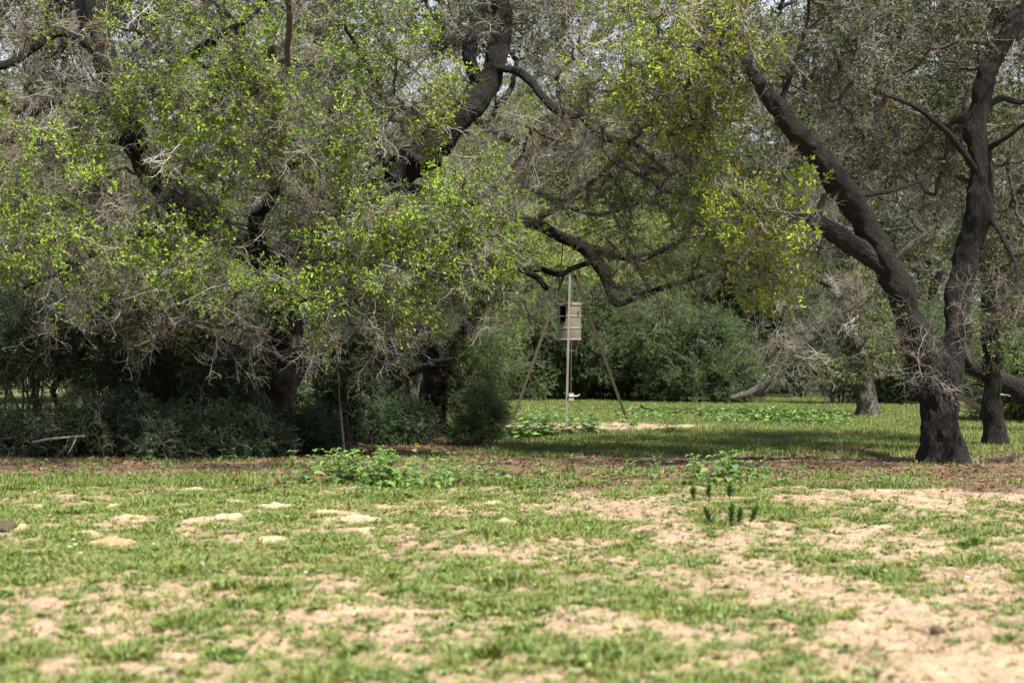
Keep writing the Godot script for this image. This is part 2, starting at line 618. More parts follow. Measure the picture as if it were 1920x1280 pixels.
func make_grass() -> void:
	var kinds: Array[ArrayMesh] = []
	for k in 5:
		var m := Shape.new()
		if k < 3:
			for q in 16:
				var a := rnd(0, TAU)
				var o := Vector3(cos(a), 0, sin(a)) * rnd(0.0, 0.05)
				var dir := (Vector3.UP + Vector3(cos(a), 0, sin(a)) * rnd(0.1, 0.9) + any_dir() * 0.25).normalized()
				var b := rnd(0.7, 1.3)
				m.blade(o, dir, dir.cross(any_dir()).normalized(), rnd(0.03, 0.085), rnd(0.0035, 0.006), Vector3(cos(a), -0.7, sin(a)) * rnd(0.0, 0.03), Color(b * rnd(0.9, 1.15), b, b))
		else:
			for q in 11:
				var a := rnd(0, TAU)
				var dir := (Vector3(cos(a), 0, sin(a)) + Vector3.UP * rnd(0.2, 1.4)).normalized()
				var b := rnd(0.75, 1.25)
				m.leaf(Vector3(cos(a), 0, sin(a)) * rnd(0.0, 0.03), dir, dir.cross(Vector3.UP).normalized(), rnd(0.025, 0.055), rnd(0.012, 0.024), 0.3, Color(b, b, b))
		kinds.append(m.mesh())
	var k: Array[Copies] = []
	for q in 5:
		k.append(Copies.new())
	var far: Array[Copies] = []
	for q in 3:
		far.append(Copies.new())
	var bits := Copies.new()
	for q in 150000:
		# even over the visible wedge in distance, so thinner farther away
		var d := 6.6 + 13.6 * pow(rng.randf(), 0.75)
		var x := rnd(-1, 1) * (d * 0.36 + 0.6)
		var c := cover(x, -d)
		if rng.randf() > maxf(0.045, smoothstep(0.23, 1.2, c)) * (1.0 - 0.97 * litter(x, -d)):
			continue
		var v := rng.randi_range(0, 4) if rng.randf() < 0.75 else rng.randi_range(0, 2)
		var s := rnd(0.5, 0.95) * (0.7 + 0.5 * c) * (1.0 + 1.6 * maxf(0.0, patchy.get_noise_2d(x * 2.2 + 70, d * 2.2) - 0.12))
		var dry := clampf(pow(rng.randf(), 2.0) + 0.7 * patchy.get_noise_2d(x * 2.5 + 20, d * 2.5), 0.0, 1.0)
		var tint := Color(0.10, 0.165, 0.022).lerp(Color(0.27, 0.24, 0.075), dry * 0.65)
		if v > 2:
			tint = Color(0.10, 0.175, 0.03).lerp(Color(0.19, 0.22, 0.05), dry)
		k[v].add(Transform3D(Basis(Vector3.UP, rnd(0, TAU)).scaled(Vector3.ONE * s), Vector3(x, lie(x, -d), -d)), tint * rnd(0.8, 1.2))
	var lawn: Array[ArrayMesh] = []
	for v in 3:
		var m := Shape.new()
		for q in 15:
			var a := rnd(0, TAU)
			var o := Vector3(cos(a), 0, sin(a)) * rnd(0.0, 0.08)
			var dir := (Vector3.UP + any_dir() * 0.4).normalized()
			var b := rnd(0.7, 1.3)
			m.blade(o, dir, dir.cross(any_dir()).normalized(), rnd(0.04, 0.10), rnd(0.005, 0.008), any_dir() * 0.02, Color(b * rnd(0.9, 1.15), b, b))
		lawn.append(m.mesh())
	for q in 150000:
		var d := 18.5 + 42.0 * pow(rng.randf(), 1.25)
		var x := rnd(-1, 1) * (d * 0.36 + 0.6)
		var c := cover(x, -d) * (1.0 - 0.99 * litter(x, -d))
		if rng.randf() > c * 1.1 - 0.1:
			continue
		var dry := clampf(pow(rng.randf(), 1.8) + 0.9 * patchy.get_noise_2d(x * 1.5 + 20, d * 1.5), 0.0, 1.0)
		var tint := Color(0.08, 0.145, 0.014).lerp(Color(0.19, 0.165, 0.04), dry * 0.7)
		var s := rnd(0.6, 1.15) * (1.0 + 0.5 * maxf(0.0, patchy.get_noise_2d(x + 60, d)))
		far[q % 3].add(Transform3D(Basis(Vector3.UP, rnd(0, TAU)).scaled(Vector3(s, s, s)), Vector3(x, lie(x, -d), -d)), tint * rnd(0.8, 1.2))
	# fallen oak leaves
	var leaf := Shape.new()
	leaf.leaf(Vector3(-0.025, 0.004, 0), Vector3(0.98, 0.1, 0.1).normalized(), Vector3(0, 0.2, 1).normalized(), 0.055, 0.024, 0.5, Color.WHITE)
	for q in 70000:
		var d := 7.0 + 24.0 * rng.randf()
		var x := rnd(-1, 1) * (d * 0.36 + 0.6)
		if rng.randf() > litter(x, -d) * 0.9 + 0.035:
			continue
		var b := rnd(0.5, 1.4)
		bits.add(Transform3D(Basis.from_euler(Vector3(rnd(-0.5, 0.5), rnd(0, TAU), rnd(-0.5, 0.5))).scaled(Vector3.ONE * rnd(0.8, 1.5)), Vector3(x, lie(x, -d) + 0.004, -d)), Color(0.16 * b, 0.095 * b, 0.055 * b))
	var straw := Copies.new()
	var st := Shape.new()
	for q in 7:
		var a := rnd(0, TAU)
		var dir := Vector3(cos(a), rnd(0.0, 0.12), sin(a)).normalized()
		st.blade(Vector3(rnd(-0.05, 0.05), 0.004, rnd(-0.05, 0.05)), dir, dir.cross(Vector3.UP), rnd(0.04, 0.11), 0.004, any_dir() * 0.02, Color.WHITE * rnd(0.6, 1.2))
	for q in 16000:
		var d := 6.6 + 15.0 * pow(rng.randf(), 0.75)
		var x := rnd(-1, 1) * (d * 0.36 + 0.6)
		if lumpy.get_noise_2d(x * 0.8, d * 0.8) < -0.05:
			continue
		var b := rnd(0.35, 1.0)
		straw.add(Transform3D(Basis(Vector3.UP, rnd(0, TAU)).scaled(Vector3.ONE * rnd(0.6, 1.3)), Vector3(x, lie(x, -d), -d)), Color(0.34 * b, 0.26 * b, 0.15 * b))
	var root := put(self, Node3D.new(), "grass")
	scatter(root, "dry_straw", st.mesh(), grass_mat, straw)
	tag(root, "patchy short green grass and clover over the sand", "grass", "", "stuff")
	for q in 5:
		scatter(root, "blades" if q < 3 else "clover", kinds[q], grass_mat, k[q])
	for q in 3:
		scatter(root, "blades", lawn[q], grass_mat, far[q])
	var crumb := SphereMesh.new()
	crumb.radius = 0.5
	crumb.height = 0.7
	crumb.radial_segments = 7
	crumb.rings = 4
	var crumbs := Copies.new()
	for q in 16000:
		var d := 6.6 + 14.0 * pow(rng.randf(), 0.75)
		var x := rnd(-1, 1) * (d * 0.36 + 0.6)
		if lumpy.get_noise_2d(x * 0.6 + 9, d * 0.6) < 0.0:
			continue
		var b := rnd(0.25, 1.0)
		crumbs.add(Transform3D(Basis.from_euler(Vector3(rnd(-1, 1), rnd(0, TAU), rnd(-1, 1))).scaled(Vector3(rnd(0.7, 1.4), rnd(0.5, 1.0), 1) * (0.007 + 0.022 * pow(rng.randf(), 4.0))), Vector3(x, lie(x, -d), -d)), Color(0.30 * b, 0.205 * b, 0.135 * b))
	var cr := put(self, Node3D.new(), "soil_crumbs")
	tag(cr, "crumbs of darker soil strewn over the sand", "soil", "", "stuff")
	scatter(cr, "crumb", crumb, branch_bark, crumbs)
	var lr := put(self, Node3D.new(), "leaf_litter")
	tag(lr, "brown fallen oak leaves strewn under the trees", "leaves", "", "stuff")
	scatter(lr, "leaves", leaf.mesh(), leaf_mat, bits)


# ---------------------------------------------------------------- weeds
func weed(at: Vector3, high: float, stems: int, label: String, group := "", single := true, wide := 0.16, tint := Color(0.06, 0.135, 0.05), flowers := 0, base_name := "leafy_weed") -> void:
	at.y = lie(at.x, at.z)
	var root := thing(base_name, at, label, "plant", group)
	var all := Shape.new()
	for k in stems:
		var a := rnd(0, TAU)
		var foot := Vector3(cos(a), 0, sin(a)) * wide * sqrt(rng.randf()) * (0.0 if stems == 1 else 1.0)
		foot.y = lie(at.x + foot.x, at.z + foot.z) - at.y - 0.01
		var h := high * rnd(0.6, 1.05)
		var lean := Vector3(rnd(-0.25, 0.25), 1, rnd(-0.25, 0.25)) * h
		var s := Shape.new()
		var path := PackedVector3Array([foot, foot + lean * 0.5 + any_dir() * 0.02, foot + lean])
		s.tube(path, PackedFloat32Array([0.004, 0.003, 0.002]), 5, Color(tint.r * 1.3, tint.g * 1.1, tint.b))
		part(root, "stem", s.mesh(), weed_mat)
		var pairs := clampi(int(h / 0.085), 2, 5)
		var turn := rnd(0, PI)
		for q in pairs:
			var t := (q + 1.0) / pairs
			turn += PI / 2 + rnd(-0.3, 0.3)
			for sg in 2:
				var b := turn + PI * sg + rnd(-0.3, 0.3)
				var dir := Vector3(cos(b), rnd(-0.25, 0.35) + 0.35 * (t - 0.5), sin(b)).normalized()
				var across := dir.cross(Vector3.UP).normalized().rotated(dir, rnd(-0.3, 0.3))
				var size := rnd(0.75, 1.2) * lerpf(1.15, 0.6, t * t) * clampf(high / 0.25, 0.9, 1.7)
				var p := foot + lean * t * 0.97
				if single:
					var o := part(root, "leaf", broad_leaf, leaf_tints[rng.randi_range(0, leaf_tints.size() - 1)])
					o.transform = Transform3D(Basis(across, across.cross(dir), dir).scaled(Vector3.ONE * size), p)
				else:
					var g := rnd(0.75, 1.3)
					all.leaf(p + dir * 0.015, dir, across, 0.12 * size, 0.075 * size, 0.25, tint * g, 1)
	if not single:
		part(root, "leaves", all.mesh(), weed_mat, "stuff")
	for k in flowers:
		var f := Shape.new()
		var c := Vector3(rnd(-1, 1) * wide, high * rnd(0.85, 1.1), rnd(-1, 1) * wide)
		f.tube(PackedVector3Array([Vector3(c.x, high * 0.4, c.z), c]), PackedFloat32Array([0.003, 0.002]), 4, tint)
		for q in 8:
			var a := TAU * q / 8
			var dir := Vector3(cos(a), 0.5, sin(a)).normalized()
			f.leaf(c, dir, dir.cross(Vector3.UP).normalized(), 0.032, 0.018, 0.2, Color(0.75, 0.48, 0.02))
		part(root, "yellow_flower", f.mesh(), weed_mat)


var leaf_tints: Array[StandardMaterial3D] = []


func make_broad_leaf() -> void:
	# ovate leaf with a toothed edge, along +z, folded on its midrib
	var m := Shape.new()
	var n := 7
	for k in n + 1:
		var t := float(k) / n
		var w := 0.031 * pow(sin(PI * pow(t, 0.72)), 0.85) * (1.0 + 0.12 * (k % 2)) if k < n else 0.0
		var z := 0.014 + 0.085 * t
		var y := 0.010 * sin(t * PI) - 0.022 * t * t
		for s in [-1.0, 0.0, 1.0]:
			m.v.append(Vector3(s * w, y + absf(s) * w * 0.3, z))
			m.n.append(Vector3(-s * 0.3, 1, 0.1).normalized())
			m.c.append(Color.WHITE)
			m.uv.append(Vector2(s, t))
	for k in n:
		for s in 2:
			var p := k * 3 + s
			m.i.append_array([p, p + 1, p + 3, p + 1, p + 4, p + 3])
	m.tube(PackedVector3Array([Vector3.ZERO, Vector3(0, 0.001, 0.016)]), PackedFloat32Array([0.0016, 0.0014]), 4, Color.WHITE)
	broad_leaf = m.mesh()
	for c in [Color(0.055, 0.125, 0.035), Color(0.08, 0.16, 0.045), Color(0.11, 0.19, 0.06), Color(0.075, 0.145, 0.06), Color(0.15, 0.2, 0.05)]:
		var mt := plain(c, 0.5)
		mt.backlight_enabled = true
		mt.backlight = Color(0.4, 0.5, 0.2)
		leaf_tints.append(mt)


func plain(linear: Color, rough: float, metal := 0.0) -> StandardMaterial3D:
	var m := StandardMaterial3D.new()
	m.albedo_color = linear.linear_to_srgb()
	m.roughness = rough
	m.metallic = metal
	return m


func tinted(rough: float) -> StandardMaterial3D:
	var m := StandardMaterial3D.new()
	m.vertex_color_use_as_albedo = true
	m.roughness = rough
	return m


func ramp(stops: Array) -> Gradient:
	var g := Gradient.new()
	var off := PackedFloat32Array()
	var col := PackedColorArray()
	for s in stops:
		off.append(s[0])
		col.append(s[1].linear_to_srgb())
	g.offsets = off
	g.colors = col
	return g


func noise_picture(n: FastNoiseLite, side: int, g: Gradient = null) -> NoiseTexture2D:
	var t := NoiseTexture2D.new()
	t.width = side
	t.height = side
	t.seamless = true
	t.noise = n
	if g:
		t.color_ramp = g
	return t


func make_materials() -> void:
	soft.seed = 3
	soft.frequency = 0.12
	soft.fractal_octaves = 3
	patchy.seed = 11
	patchy.frequency = 0.55
	patchy.fractal_octaves = 4
	lumpy.seed = 5
	lumpy.frequency = 1.3
	lumpy.fractal_octaves = 4
	ridged.seed = 9
	ridged.frequency = 0.11
	ridged.fractal_type = FastNoiseLite.FRACTAL_RIDGED
	ridged.fractal_octaves = 2
	var furrow := FastNoiseLite.new()
	furrow.seed = 21
	furrow.noise_type = FastNoiseLite.TYPE_CELLULAR
	furrow.cellular_return_type = FastNoiseLite.RETURN_DISTANCE2_SUB
	furrow.frequency = 0.022
	furrow.fractal_octaves = 3
	furrow.domain_warp_enabled = true
	furrow.domain_warp_amplitude = 25.0
	furrow.domain_warp_frequency = 0.02
	var relief := noise_picture(furrow, 512)
	var dark := noise_picture(furrow, 512, ramp([[0.0, Color(0.008, 0.006, 0.004)], [0.2, Color(0.018, 0.012, 0.010)], [0.4, Color(0.075, 0.052, 0.038)], [0.62, Color(0.11, 0.083, 0.063)], [0.75, Color(0.26, 0.225, 0.185)], [1.0, Color(0.38, 0.36, 0.31)]]))
	var pale := noise_picture(furrow, 512, ramp([[0.0, Color(0.01, 0.008, 0.007)], [0.2, Color(0.03, 0.025, 0.02)], [0.4, Color(0.10, 0.088, 0.073)], [0.65, Color(0.15, 0.14, 0.12)], [1.0, Color(0.33, 0.32, 0.29)]]))
	bark = StandardMaterial3D.new()
	bark.albedo_texture = dark
	bark.heightmap_enabled = true
	bark.heightmap_texture = relief
	bark.heightmap_scale = 8.0
	bark.vertex_color_use_as_albedo = true
	bark.roughness = 0.95
	bark.uv1_scale = Vector3(1.4, 0.55, 1)
	bark.albedo_color = Color(0.23, 0.22, 0.215).linear_to_srgb()
	bark_sunlit = bark.duplicate()
	bark_sunlit.albedo_color = Color(0.85, 0.82, 0.8)  # sunlight on the left trunks put into a brighter brown bark tone
	bark_pale = bark_sunlit.duplicate()
	bark_pale.albedo_color = Color.WHITE
	bark_pale.albedo_texture = pale
	bark_lichen = bark_pale.duplicate()
	bark_lichen.albedo_texture = noise_picture(furrow, 512, ramp([[0.0, Color(0.03, 0.026, 0.02)], [0.25, Color(0.10, 0.09, 0.075)], [0.45, Color(0.24, 0.22, 0.19)], [1.0, Color(0.4, 0.39, 0.34)]]))
	branch_bark = tinted(0.95)
	branch_bark.albedo_texture = noise_picture(furrow, 256, ramp([[0.0, Color(0.03, 0.025, 0.02)], [0.4, Color(0.06, 0.05, 0.042)], [1.0, Color(0.14, 0.125, 0.105)]]))
	twig_mat = tinted(0.9)
	leaf_mat = tinted(0.55)
	leaf_mat.metallic_specular = 0.35
	leaf_mat.backlight_enabled = true
	leaf_mat.backlight = Color(0.5, 0.55, 0.25)
	moss_mat = tinted(0.95)
	grass_mat = tinted(0.55)
	grass_mat.backlight_enabled = true
	grass_mat.backlight = Color(0.5, 0.55, 0.25)
	weed_mat = tinted(0.5)
	weed_mat.backlight_enabled = true
	weed_mat.backlight = Color(0.4, 0.5, 0.2)
	var grain := FastNoiseLite.new()
	grain.seed = 31
	grain.frequency = 0.03
	grain.fractal_octaves = 5
	grain.fractal_gain = 0.65
	sand_mat = tinted(0.95)
	sand_mat.albedo_texture = noise_picture(grain, 1024, ramp([[0.0, Color(0.35, 0.32, 0.28)], [0.4, Color(0.85, 0.84, 0.83)], [1.0, Color(1, 1, 1)]]))
	sand_mat.heightmap_enabled = true
	sand_mat.heightmap_texture = noise_picture(grain, 1024)
	sand_mat.heightmap_scale = 3.0
	sand_mat.uv1_triplanar = true
	sand_mat.uv1_world_triplanar = true
	sand_mat.uv1_scale = Vector3(0.6, 0.6, 0.6)


func _ready() -> void:
	rng.seed = 20240
	# camera, sky, sun, exposure
	var cam := Camera3D.new()
	cam.name = "camera"
	cam.position = Vector3(0, 1.6, 0)
	cam.rotation.x = atan(32.0 / 2800.0)
	cam.near = 0.1
	cam.far = 600.0
	var lens := CameraAttributesPhysical.new()
	lens.frustum_focal_length = 52.5
	lens.frustum_focus_distance = 25.0
	lens.frustum_near = 0.1
	lens.frustum_far = 600.0
	lens.exposure_aperture = 1.6
	cam.attributes = lens
	add_child(cam)
	var env := Environment.new()
	env.background_mode = Environment.BG_SKY
	var sky := Sky.new()
	var air := ProceduralSkyMaterial.new()
	air.sky_top_color = Color(0.74, 0.80, 0.90)
	air.sky_horizon_color = Color(0.92, 0.93, 0.95)
	air.sky_curve = 0.25
	air.ground_horizon_color = Color(0.5, 0.48, 0.42)
	air.ground_bottom_color = Color(0.25, 0.23, 0.18)
	air.sun_angle_max = 20.0
	air.sky_energy_multiplier = 0.75
	sky.sky_material = air
	env.sky = sky
	env.tonemap_mode = Environment.TONE_MAPPER_LINEAR
	env.tonemap_exposure = 2.45
	env.sdfgi_enabled = true
	env.ssao_enabled = true
	env.ssil_enabled = true
	var we := WorldEnvironment.new()
	we.name = "air"
	we.environment = env
	add_child(we)
	var sun := DirectionalLight3D.new()
	sun.name = "sun"
	sun.light_color = Color(1.0, 0.965, 0.90)
	sun.light_energy = 1.6
	sun.light_angular_distance = 1.5
	sun.shadow_enabled = true
	add_child(sun)
	sun.look_at_from_position(Vector3(3.1, 8.5, 4.0), Vector3.ZERO)

	make_materials()
	make_sprays()
	make_broad_leaf()
	make_ground()
	make_trees()
	make_background()
	make_thickets()
	make_feeder()
	make_weeds()
	make_litter()
	make_grass()


func make_trees() -> void:
	tree("live_oak", "largest live oak, bright new leaves, its trunk rising from the thicket at left", "large live oaks", [
		[Vector4(-4.195, -0.039, -27.0, 0.444), Vector4(-4.166, 0.366, -27.0, 0.338), Vector4(-4.146, 0.944, -27.0, 0.318), Vector4(-4.117, 1.909, -27.0, 0.309), Vector4(-4.164, 2.672, -26.8, 0.316), Vector4(-4.323, 3.424, -26.6, 0.266)],
		[Vector4(-4.256, 3.234, -26.6, 0.247), Vector4(-4.866, 3.677, -26.2, 0.253), Vector4(-5.621, 4.152, -25.8, 0.249), Vector4(-6.034, 4.635, -25.6, 0.256), Vector4(-6.332, 5.111, -25.4, 0.236), Vector4(-6.562, 5.68, -25.0, 0.196), Vector4(-6.83, 6.618, -25.0, 0.179), Vector4(-7.009, 7.779, -25.0, 0.152), Vector4(-7.054, 9.029, -25.0, 0.089)],
		[Vector4(-6.415, 5.278, -25.3, 0.145), Vector4(-7.098, 5.457, -25.0, 0.125), Vector4(-7.44, 5.444, -24.8, 0.115), Vector4(-7.907, 5.202, -24.6, 0.105), Vector4(-8.714, 5.277, -24.4, 0.078), Vector4(-9.429, 4.96, -24.0, 0.043)],
		[Vector4(-6.652, 5.77, -25.0, 0.089), Vector4(-7.114, 5.753, -24.9, 0.089), Vector4(-7.586, 5.852, -24.7, 0.079), Vector4(-8.05, 5.599, -24.5, 0.061), Vector4(-8.592, 6.043, -24.3, 0.035)],
		[Vector4(-4.243, 3.24, -26.7, 0.248), Vector4(-3.713, 3.837, -27.0, 0.26), Vector4(-3.086, 4.367, -27.0, 0.27), Vector4(-2.507, 4.753, -27.0, 0.289), Vector4(-1.832, 5.139, -27.0, 0.299), Vector4(-1.254, 5.669, -27.0, 0.26), Vector4(-0.68, 6.331, -27.2, 0.233), Vector4(-0.341, 6.884, -27.3, 0.195), Vector4(-0.195, 7.567, -27.3, 0.185), Vector4(-0.245, 8.47, -27.4, 0.166), Vector4(-0.444, 9.801, -27.6, 0.099)],
		[Vector4(-0.534, 6.525, -27.2, 0.117), Vector4(-0.771, 7.019, -27.0, 0.135), Vector4(-0.656, 7.598, -27.0, 0.116), Vector4(-0.579, 8.466, -27.0, 0.096), Vector4(-0.957, 9.563, -26.8, 0.057)],
		[Vector4(-4.18, 3.044, -26.6, 0.152), Vector4(-4.411, 3.476, -26.0, 0.139), Vector4(-4.407, 3.904, -25.6, 0.119), Vector4(-4.095, 4.273, -25.2, 0.099), Vector4(-3.839, 4.743, -25.0, 0.071), Vector4(-3.163, 5.044, -24.6, 0.044)],
		[Vector4(-0.34, 6.914, -27.2, 0.078), Vector4(0.058, 6.817, -27.0, 0.077), Vector4(0.383, 6.529, -26.8, 0.077), Vector4(0.663, 6.114, -26.5, 0.076), Vector4(0.986, 5.902, -26.3, 0.085), Vector4(1.216, 5.886, -26.2, 0.084), Vector4(1.486, 5.546, -26.0, 0.074), Vector4(1.788, 5.378, -25.8, 0.065), Vector4(2.095, 5.261, -25.5, 0.046), Vector4(2.679, 4.654, -25.0, 0.027)],
		[Vector4(-1.398, 5.766, -27.0, 0.096), Vector4(-1.615, 5.97, -26.6, 0.095), Vector4(-2.059, 5.97, -26.2, 0.084), Vector4(-2.266, 6.15, -26.0, 0.074), Vector4(-2.488, 6.686, -25.8, 0.046), Vector4(-2.903, 7.333, -25.4, 0.027)],
		[Vector4(-4.148, 2.573, -26.7, 0.114), Vector4(-3.571, 2.243, -25.0, 0.08), Vector4(-3.483, 1.743, -23.5, 0.05), Vector4(-3.861, 1.682, -23.0, 0.041), Vector4(-4.397, 1.861, -22.8, 0.024)],
		[Vector4(-2.507, 4.705, -27.0, 0.116), Vector4(-1.566, 4.475, -25.8, 0.092), Vector4(-0.974, 4.053, -24.8, 0.071), Vector4(-0.519, 3.519, -24.2, 0.052), Vector4(-0.257, 3.074, -24.0, 0.026)],
		[Vector4(-6.83, 6.618, -25.0, 0.08), Vector4(-7.38, 6.977, -24.6, 0.079), Vector4(-7.811, 6.651, -24.3, 0.069), Vector4(-8.229, 6.331, -24.0, 0.06), Vector4(-8.84, 6.547, -23.8, 0.034)],
		[Vector4(-5.621, 4.152, -25.8, 0.083), Vector4(-5.886, 3.726, -24.6, 0.07), Vector4(-6.29, 3.487, -23.8, 0.051), Vector4(-6.877, 3.025, -23.2, 0.041), Vector4(-7.557, 2.684, -23.0, 0.025)],
		[Vector4(-6.562, 5.68, -25.0, 0.089), Vector4(-5.577, 6.323, -24.4, 0.078), Vector4(-4.76, 6.717, -23.8, 0.06), Vector4(-4.095, 6.965, -23.4, 0.042), Vector4(-3.614, 7.449, -23.0, 0.025)],
	], [
		["g", Vector3(-4.973, 6.758, -23.6), Vector3(1.264, 0.674, 1.2), 46], ["g", Vector3(-4.011, 6.213, -23.4), Vector3(1.086, 0.669, 1.0), 40], ["g", Vector3(-5.563, 5.915, -23.6), Vector3(0.759, 0.59, 0.9), 26], ["g", Vector3(-4.68, 5.545, -23.4), Vector3(1.003, 0.501, 0.9), 26],
		["g", Vector3(-7.457, 4.268, -23.2), Vector3(0.911, 0.829, 1.0), 46], ["g", Vector3(-6.514, 5.346, -24.0), Vector3(0.857, 0.343, 0.7), 16], ["g", Vector3(-3.371, 5.073, -23.6), Vector3(0.843, 0.59, 0.9), 26], ["g", Vector3(-4.429, 4.709, -23.4), Vector3(1.003, 0.418, 0.8), 26],
		["g", Vector3(-7.166, 3.245, -22.8), Vector3(0.977, 0.407, 0.8), 30], ["g", Vector3(-5.781, 2.919, -22.8), Vector3(1.059, 0.277, 0.7), 26], ["g", Vector3(-4.107, 2.766, -23.0), Vector3(0.904, 0.279, 0.7), 24], ["g", Vector3(-2.657, 4.874, -24.0), Vector3(0.429, 0.471, 0.7), 14],
		["g", Vector3(-1.19, 3.742, -23.8), Vector3(1.105, 0.637, 1.0), 64], ["g", Vector3(-2.191, 3.555, -23.6), Vector3(0.927, 0.464, 0.9), 42], ["g", Vector3(-0.595, 3.232, -23.8), Vector3(0.637, 0.468, 0.9), 42], ["g", Vector3(-1.671, 2.87, -23.4), Vector3(1.003, 0.418, 0.8), 40], ["g", Vector3(-0.686, 4.189, -24.0), Vector3(0.429, 0.291, 0.6), 14],
		["g", Vector3(-2.021, 6.713, -24.6), Vector3(0.879, 0.791, 1.0), 34], ["y", Vector3(-1.506, 5.869, -24.8), Vector3(0.62, 0.443, 0.8), 16], ["g", Vector3(-5.226, 3.555, -23.6), Vector3(0.759, 0.371, 0.7), 18], ["g", Vector3(-2.674, 2.703, -23.4), Vector3(0.501, 0.334, 0.7), 14],
		["t", Vector3(-3.771, 5.646, -24.0), Vector3(1.2, 0.943, 1.2), 40], ["t", Vector3(-6.086, 3.846, -24.0), Vector3(1.2, 0.6, 1.1), 40], ["t", Vector3(-3.086, 3.931, -24.0), Vector3(0.943, 0.771, 1.1), 44], ["t", Vector3(-2.768, 6.261, -25.0), Vector3(0.893, 1.071, 1.2), 40],
		["t", Vector3(-7.064, 2.438, -23.0), Vector3(1.068, 0.37, 0.9), 20], ["t", Vector3(-5.421, 2.315, -23.0), Vector3(1.232, 0.329, 0.9), 24], ["t", Vector3(-4.025, 2.068, -23.0), Vector3(1.068, 0.37, 0.8), 16], ["t", Vector3(-3.204, 1.781, -23.0), Vector3(0.493, 0.246, 0.6), 9],
		["t", Vector3(-1.457, 2.303, -24.0), Vector3(1.286, 0.471, 1.0), 8], ["t", Vector3(-2.276, 2.207, -23.6), Vector3(0.59, 0.506, 0.8), 6], ["t", Vector3(-0.093, 4.869, -26.0), Vector3(1.021, 0.836, 1.2), 30], ["t", Vector3(-0.686, 2.56, -24.0), Vector3(0.771, 0.514, 0.8), 5],
		["t", Vector3(-7.114, 6.16, -24.0), Vector3(0.943, 0.686, 1.0), 26], ["t", Vector3(0.836, 5.519, -26.0), Vector3(1.021, 0.743, 1.0), 34], ["t", Vector3(-7.714, 5.303, -24.0), Vector3(0.686, 0.514, 1.0), 20], ["t", Vector3(-2.136, 5.704, -26.0), Vector3(0.743, 0.464, 0.9), 24],
		["t", Vector3(-9.321, 8.664, -29.0), Vector3(1.657, 0.621, 1.2), 70], ["t", Vector3(-6.525, 8.767, -29.0), Vector3(1.864, 0.518, 1.2), 56], ["d", Vector3(-3.521, 8.664, -29.0), Vector3(1.657, 0.621, 1.2), 56], ["t", Vector3(-0.843, 8.68, -29.5), Vector3(1.686, 0.632, 1.2), 60], ["t", Vector3(-6.954, 5.519, -29.5), Vector3(2.739, 1.58, 1.2), 70], ["d", Vector3(-4.636, 7.416, -29.5), Vector3(2.107, 1.159, 1.2), 50], ["d", Vector3(-8.389, 7.939, -29.0), Vector3(2.071, 1.243, 1.2), 90], ["t", Vector3(-3.371, 6.046, -29.5), Vector3(1.58, 1.264, 1.0), 40], ["d", Vector3(-2.739, 8.259, -29.5), Vector3(1.37, 0.843, 1.2), 34], ["t", Vector3(-8.55, 4.369, -28.5), Vector3(2.036, 1.323, 1.2), 50], ["d", Vector3(-8.357, 7.283, -26.0), Vector3(1.114, 0.836, 1.5), 50], ["d", Vector3(-3.786, 7.392, -26.5), Vector3(0.946, 0.852, 1.5), 24], ["d", Vector3(0.386, 7.694, -27.0), Vector3(1.157, 0.579, 1.5), 18], ["d", Vector3(-1.179, 7.611, -27.5), Vector3(0.688, 0.589, 1.2), 12],
		["d", Vector3(-7.607, 8.371, -30.0), Vector3(3.214, 0.857, 1.2), 70], ["d", Vector3(0.221, 8.376, -31.0), Vector3(2.214, 0.996, 1.2), 56], ["d", Vector3(-5.713, 7.858, -18.6), Vector3(1.993, 0.399, 1.0), 34], ["d", Vector3(-1.727, 7.858, -18.6), Vector3(1.993, 0.399, 1.0), 34], ["d", Vector3(-7.354, 9.906, -29.0), Vector3(3.418, 1.139, 3.0), 30], ["d", Vector3(-2.25, 10.3, -30.0), Vector3(3.0, 1.179, 3.0), 24], ["d", Vector3(-9.911, 6.261, -25.0), Vector3(1.071, 1.786, 3.0), 24], ["d", Vector3(-5.464, 11.586, -30.0), Vector3(4.5, 0.964, 4.0), 20],
	])
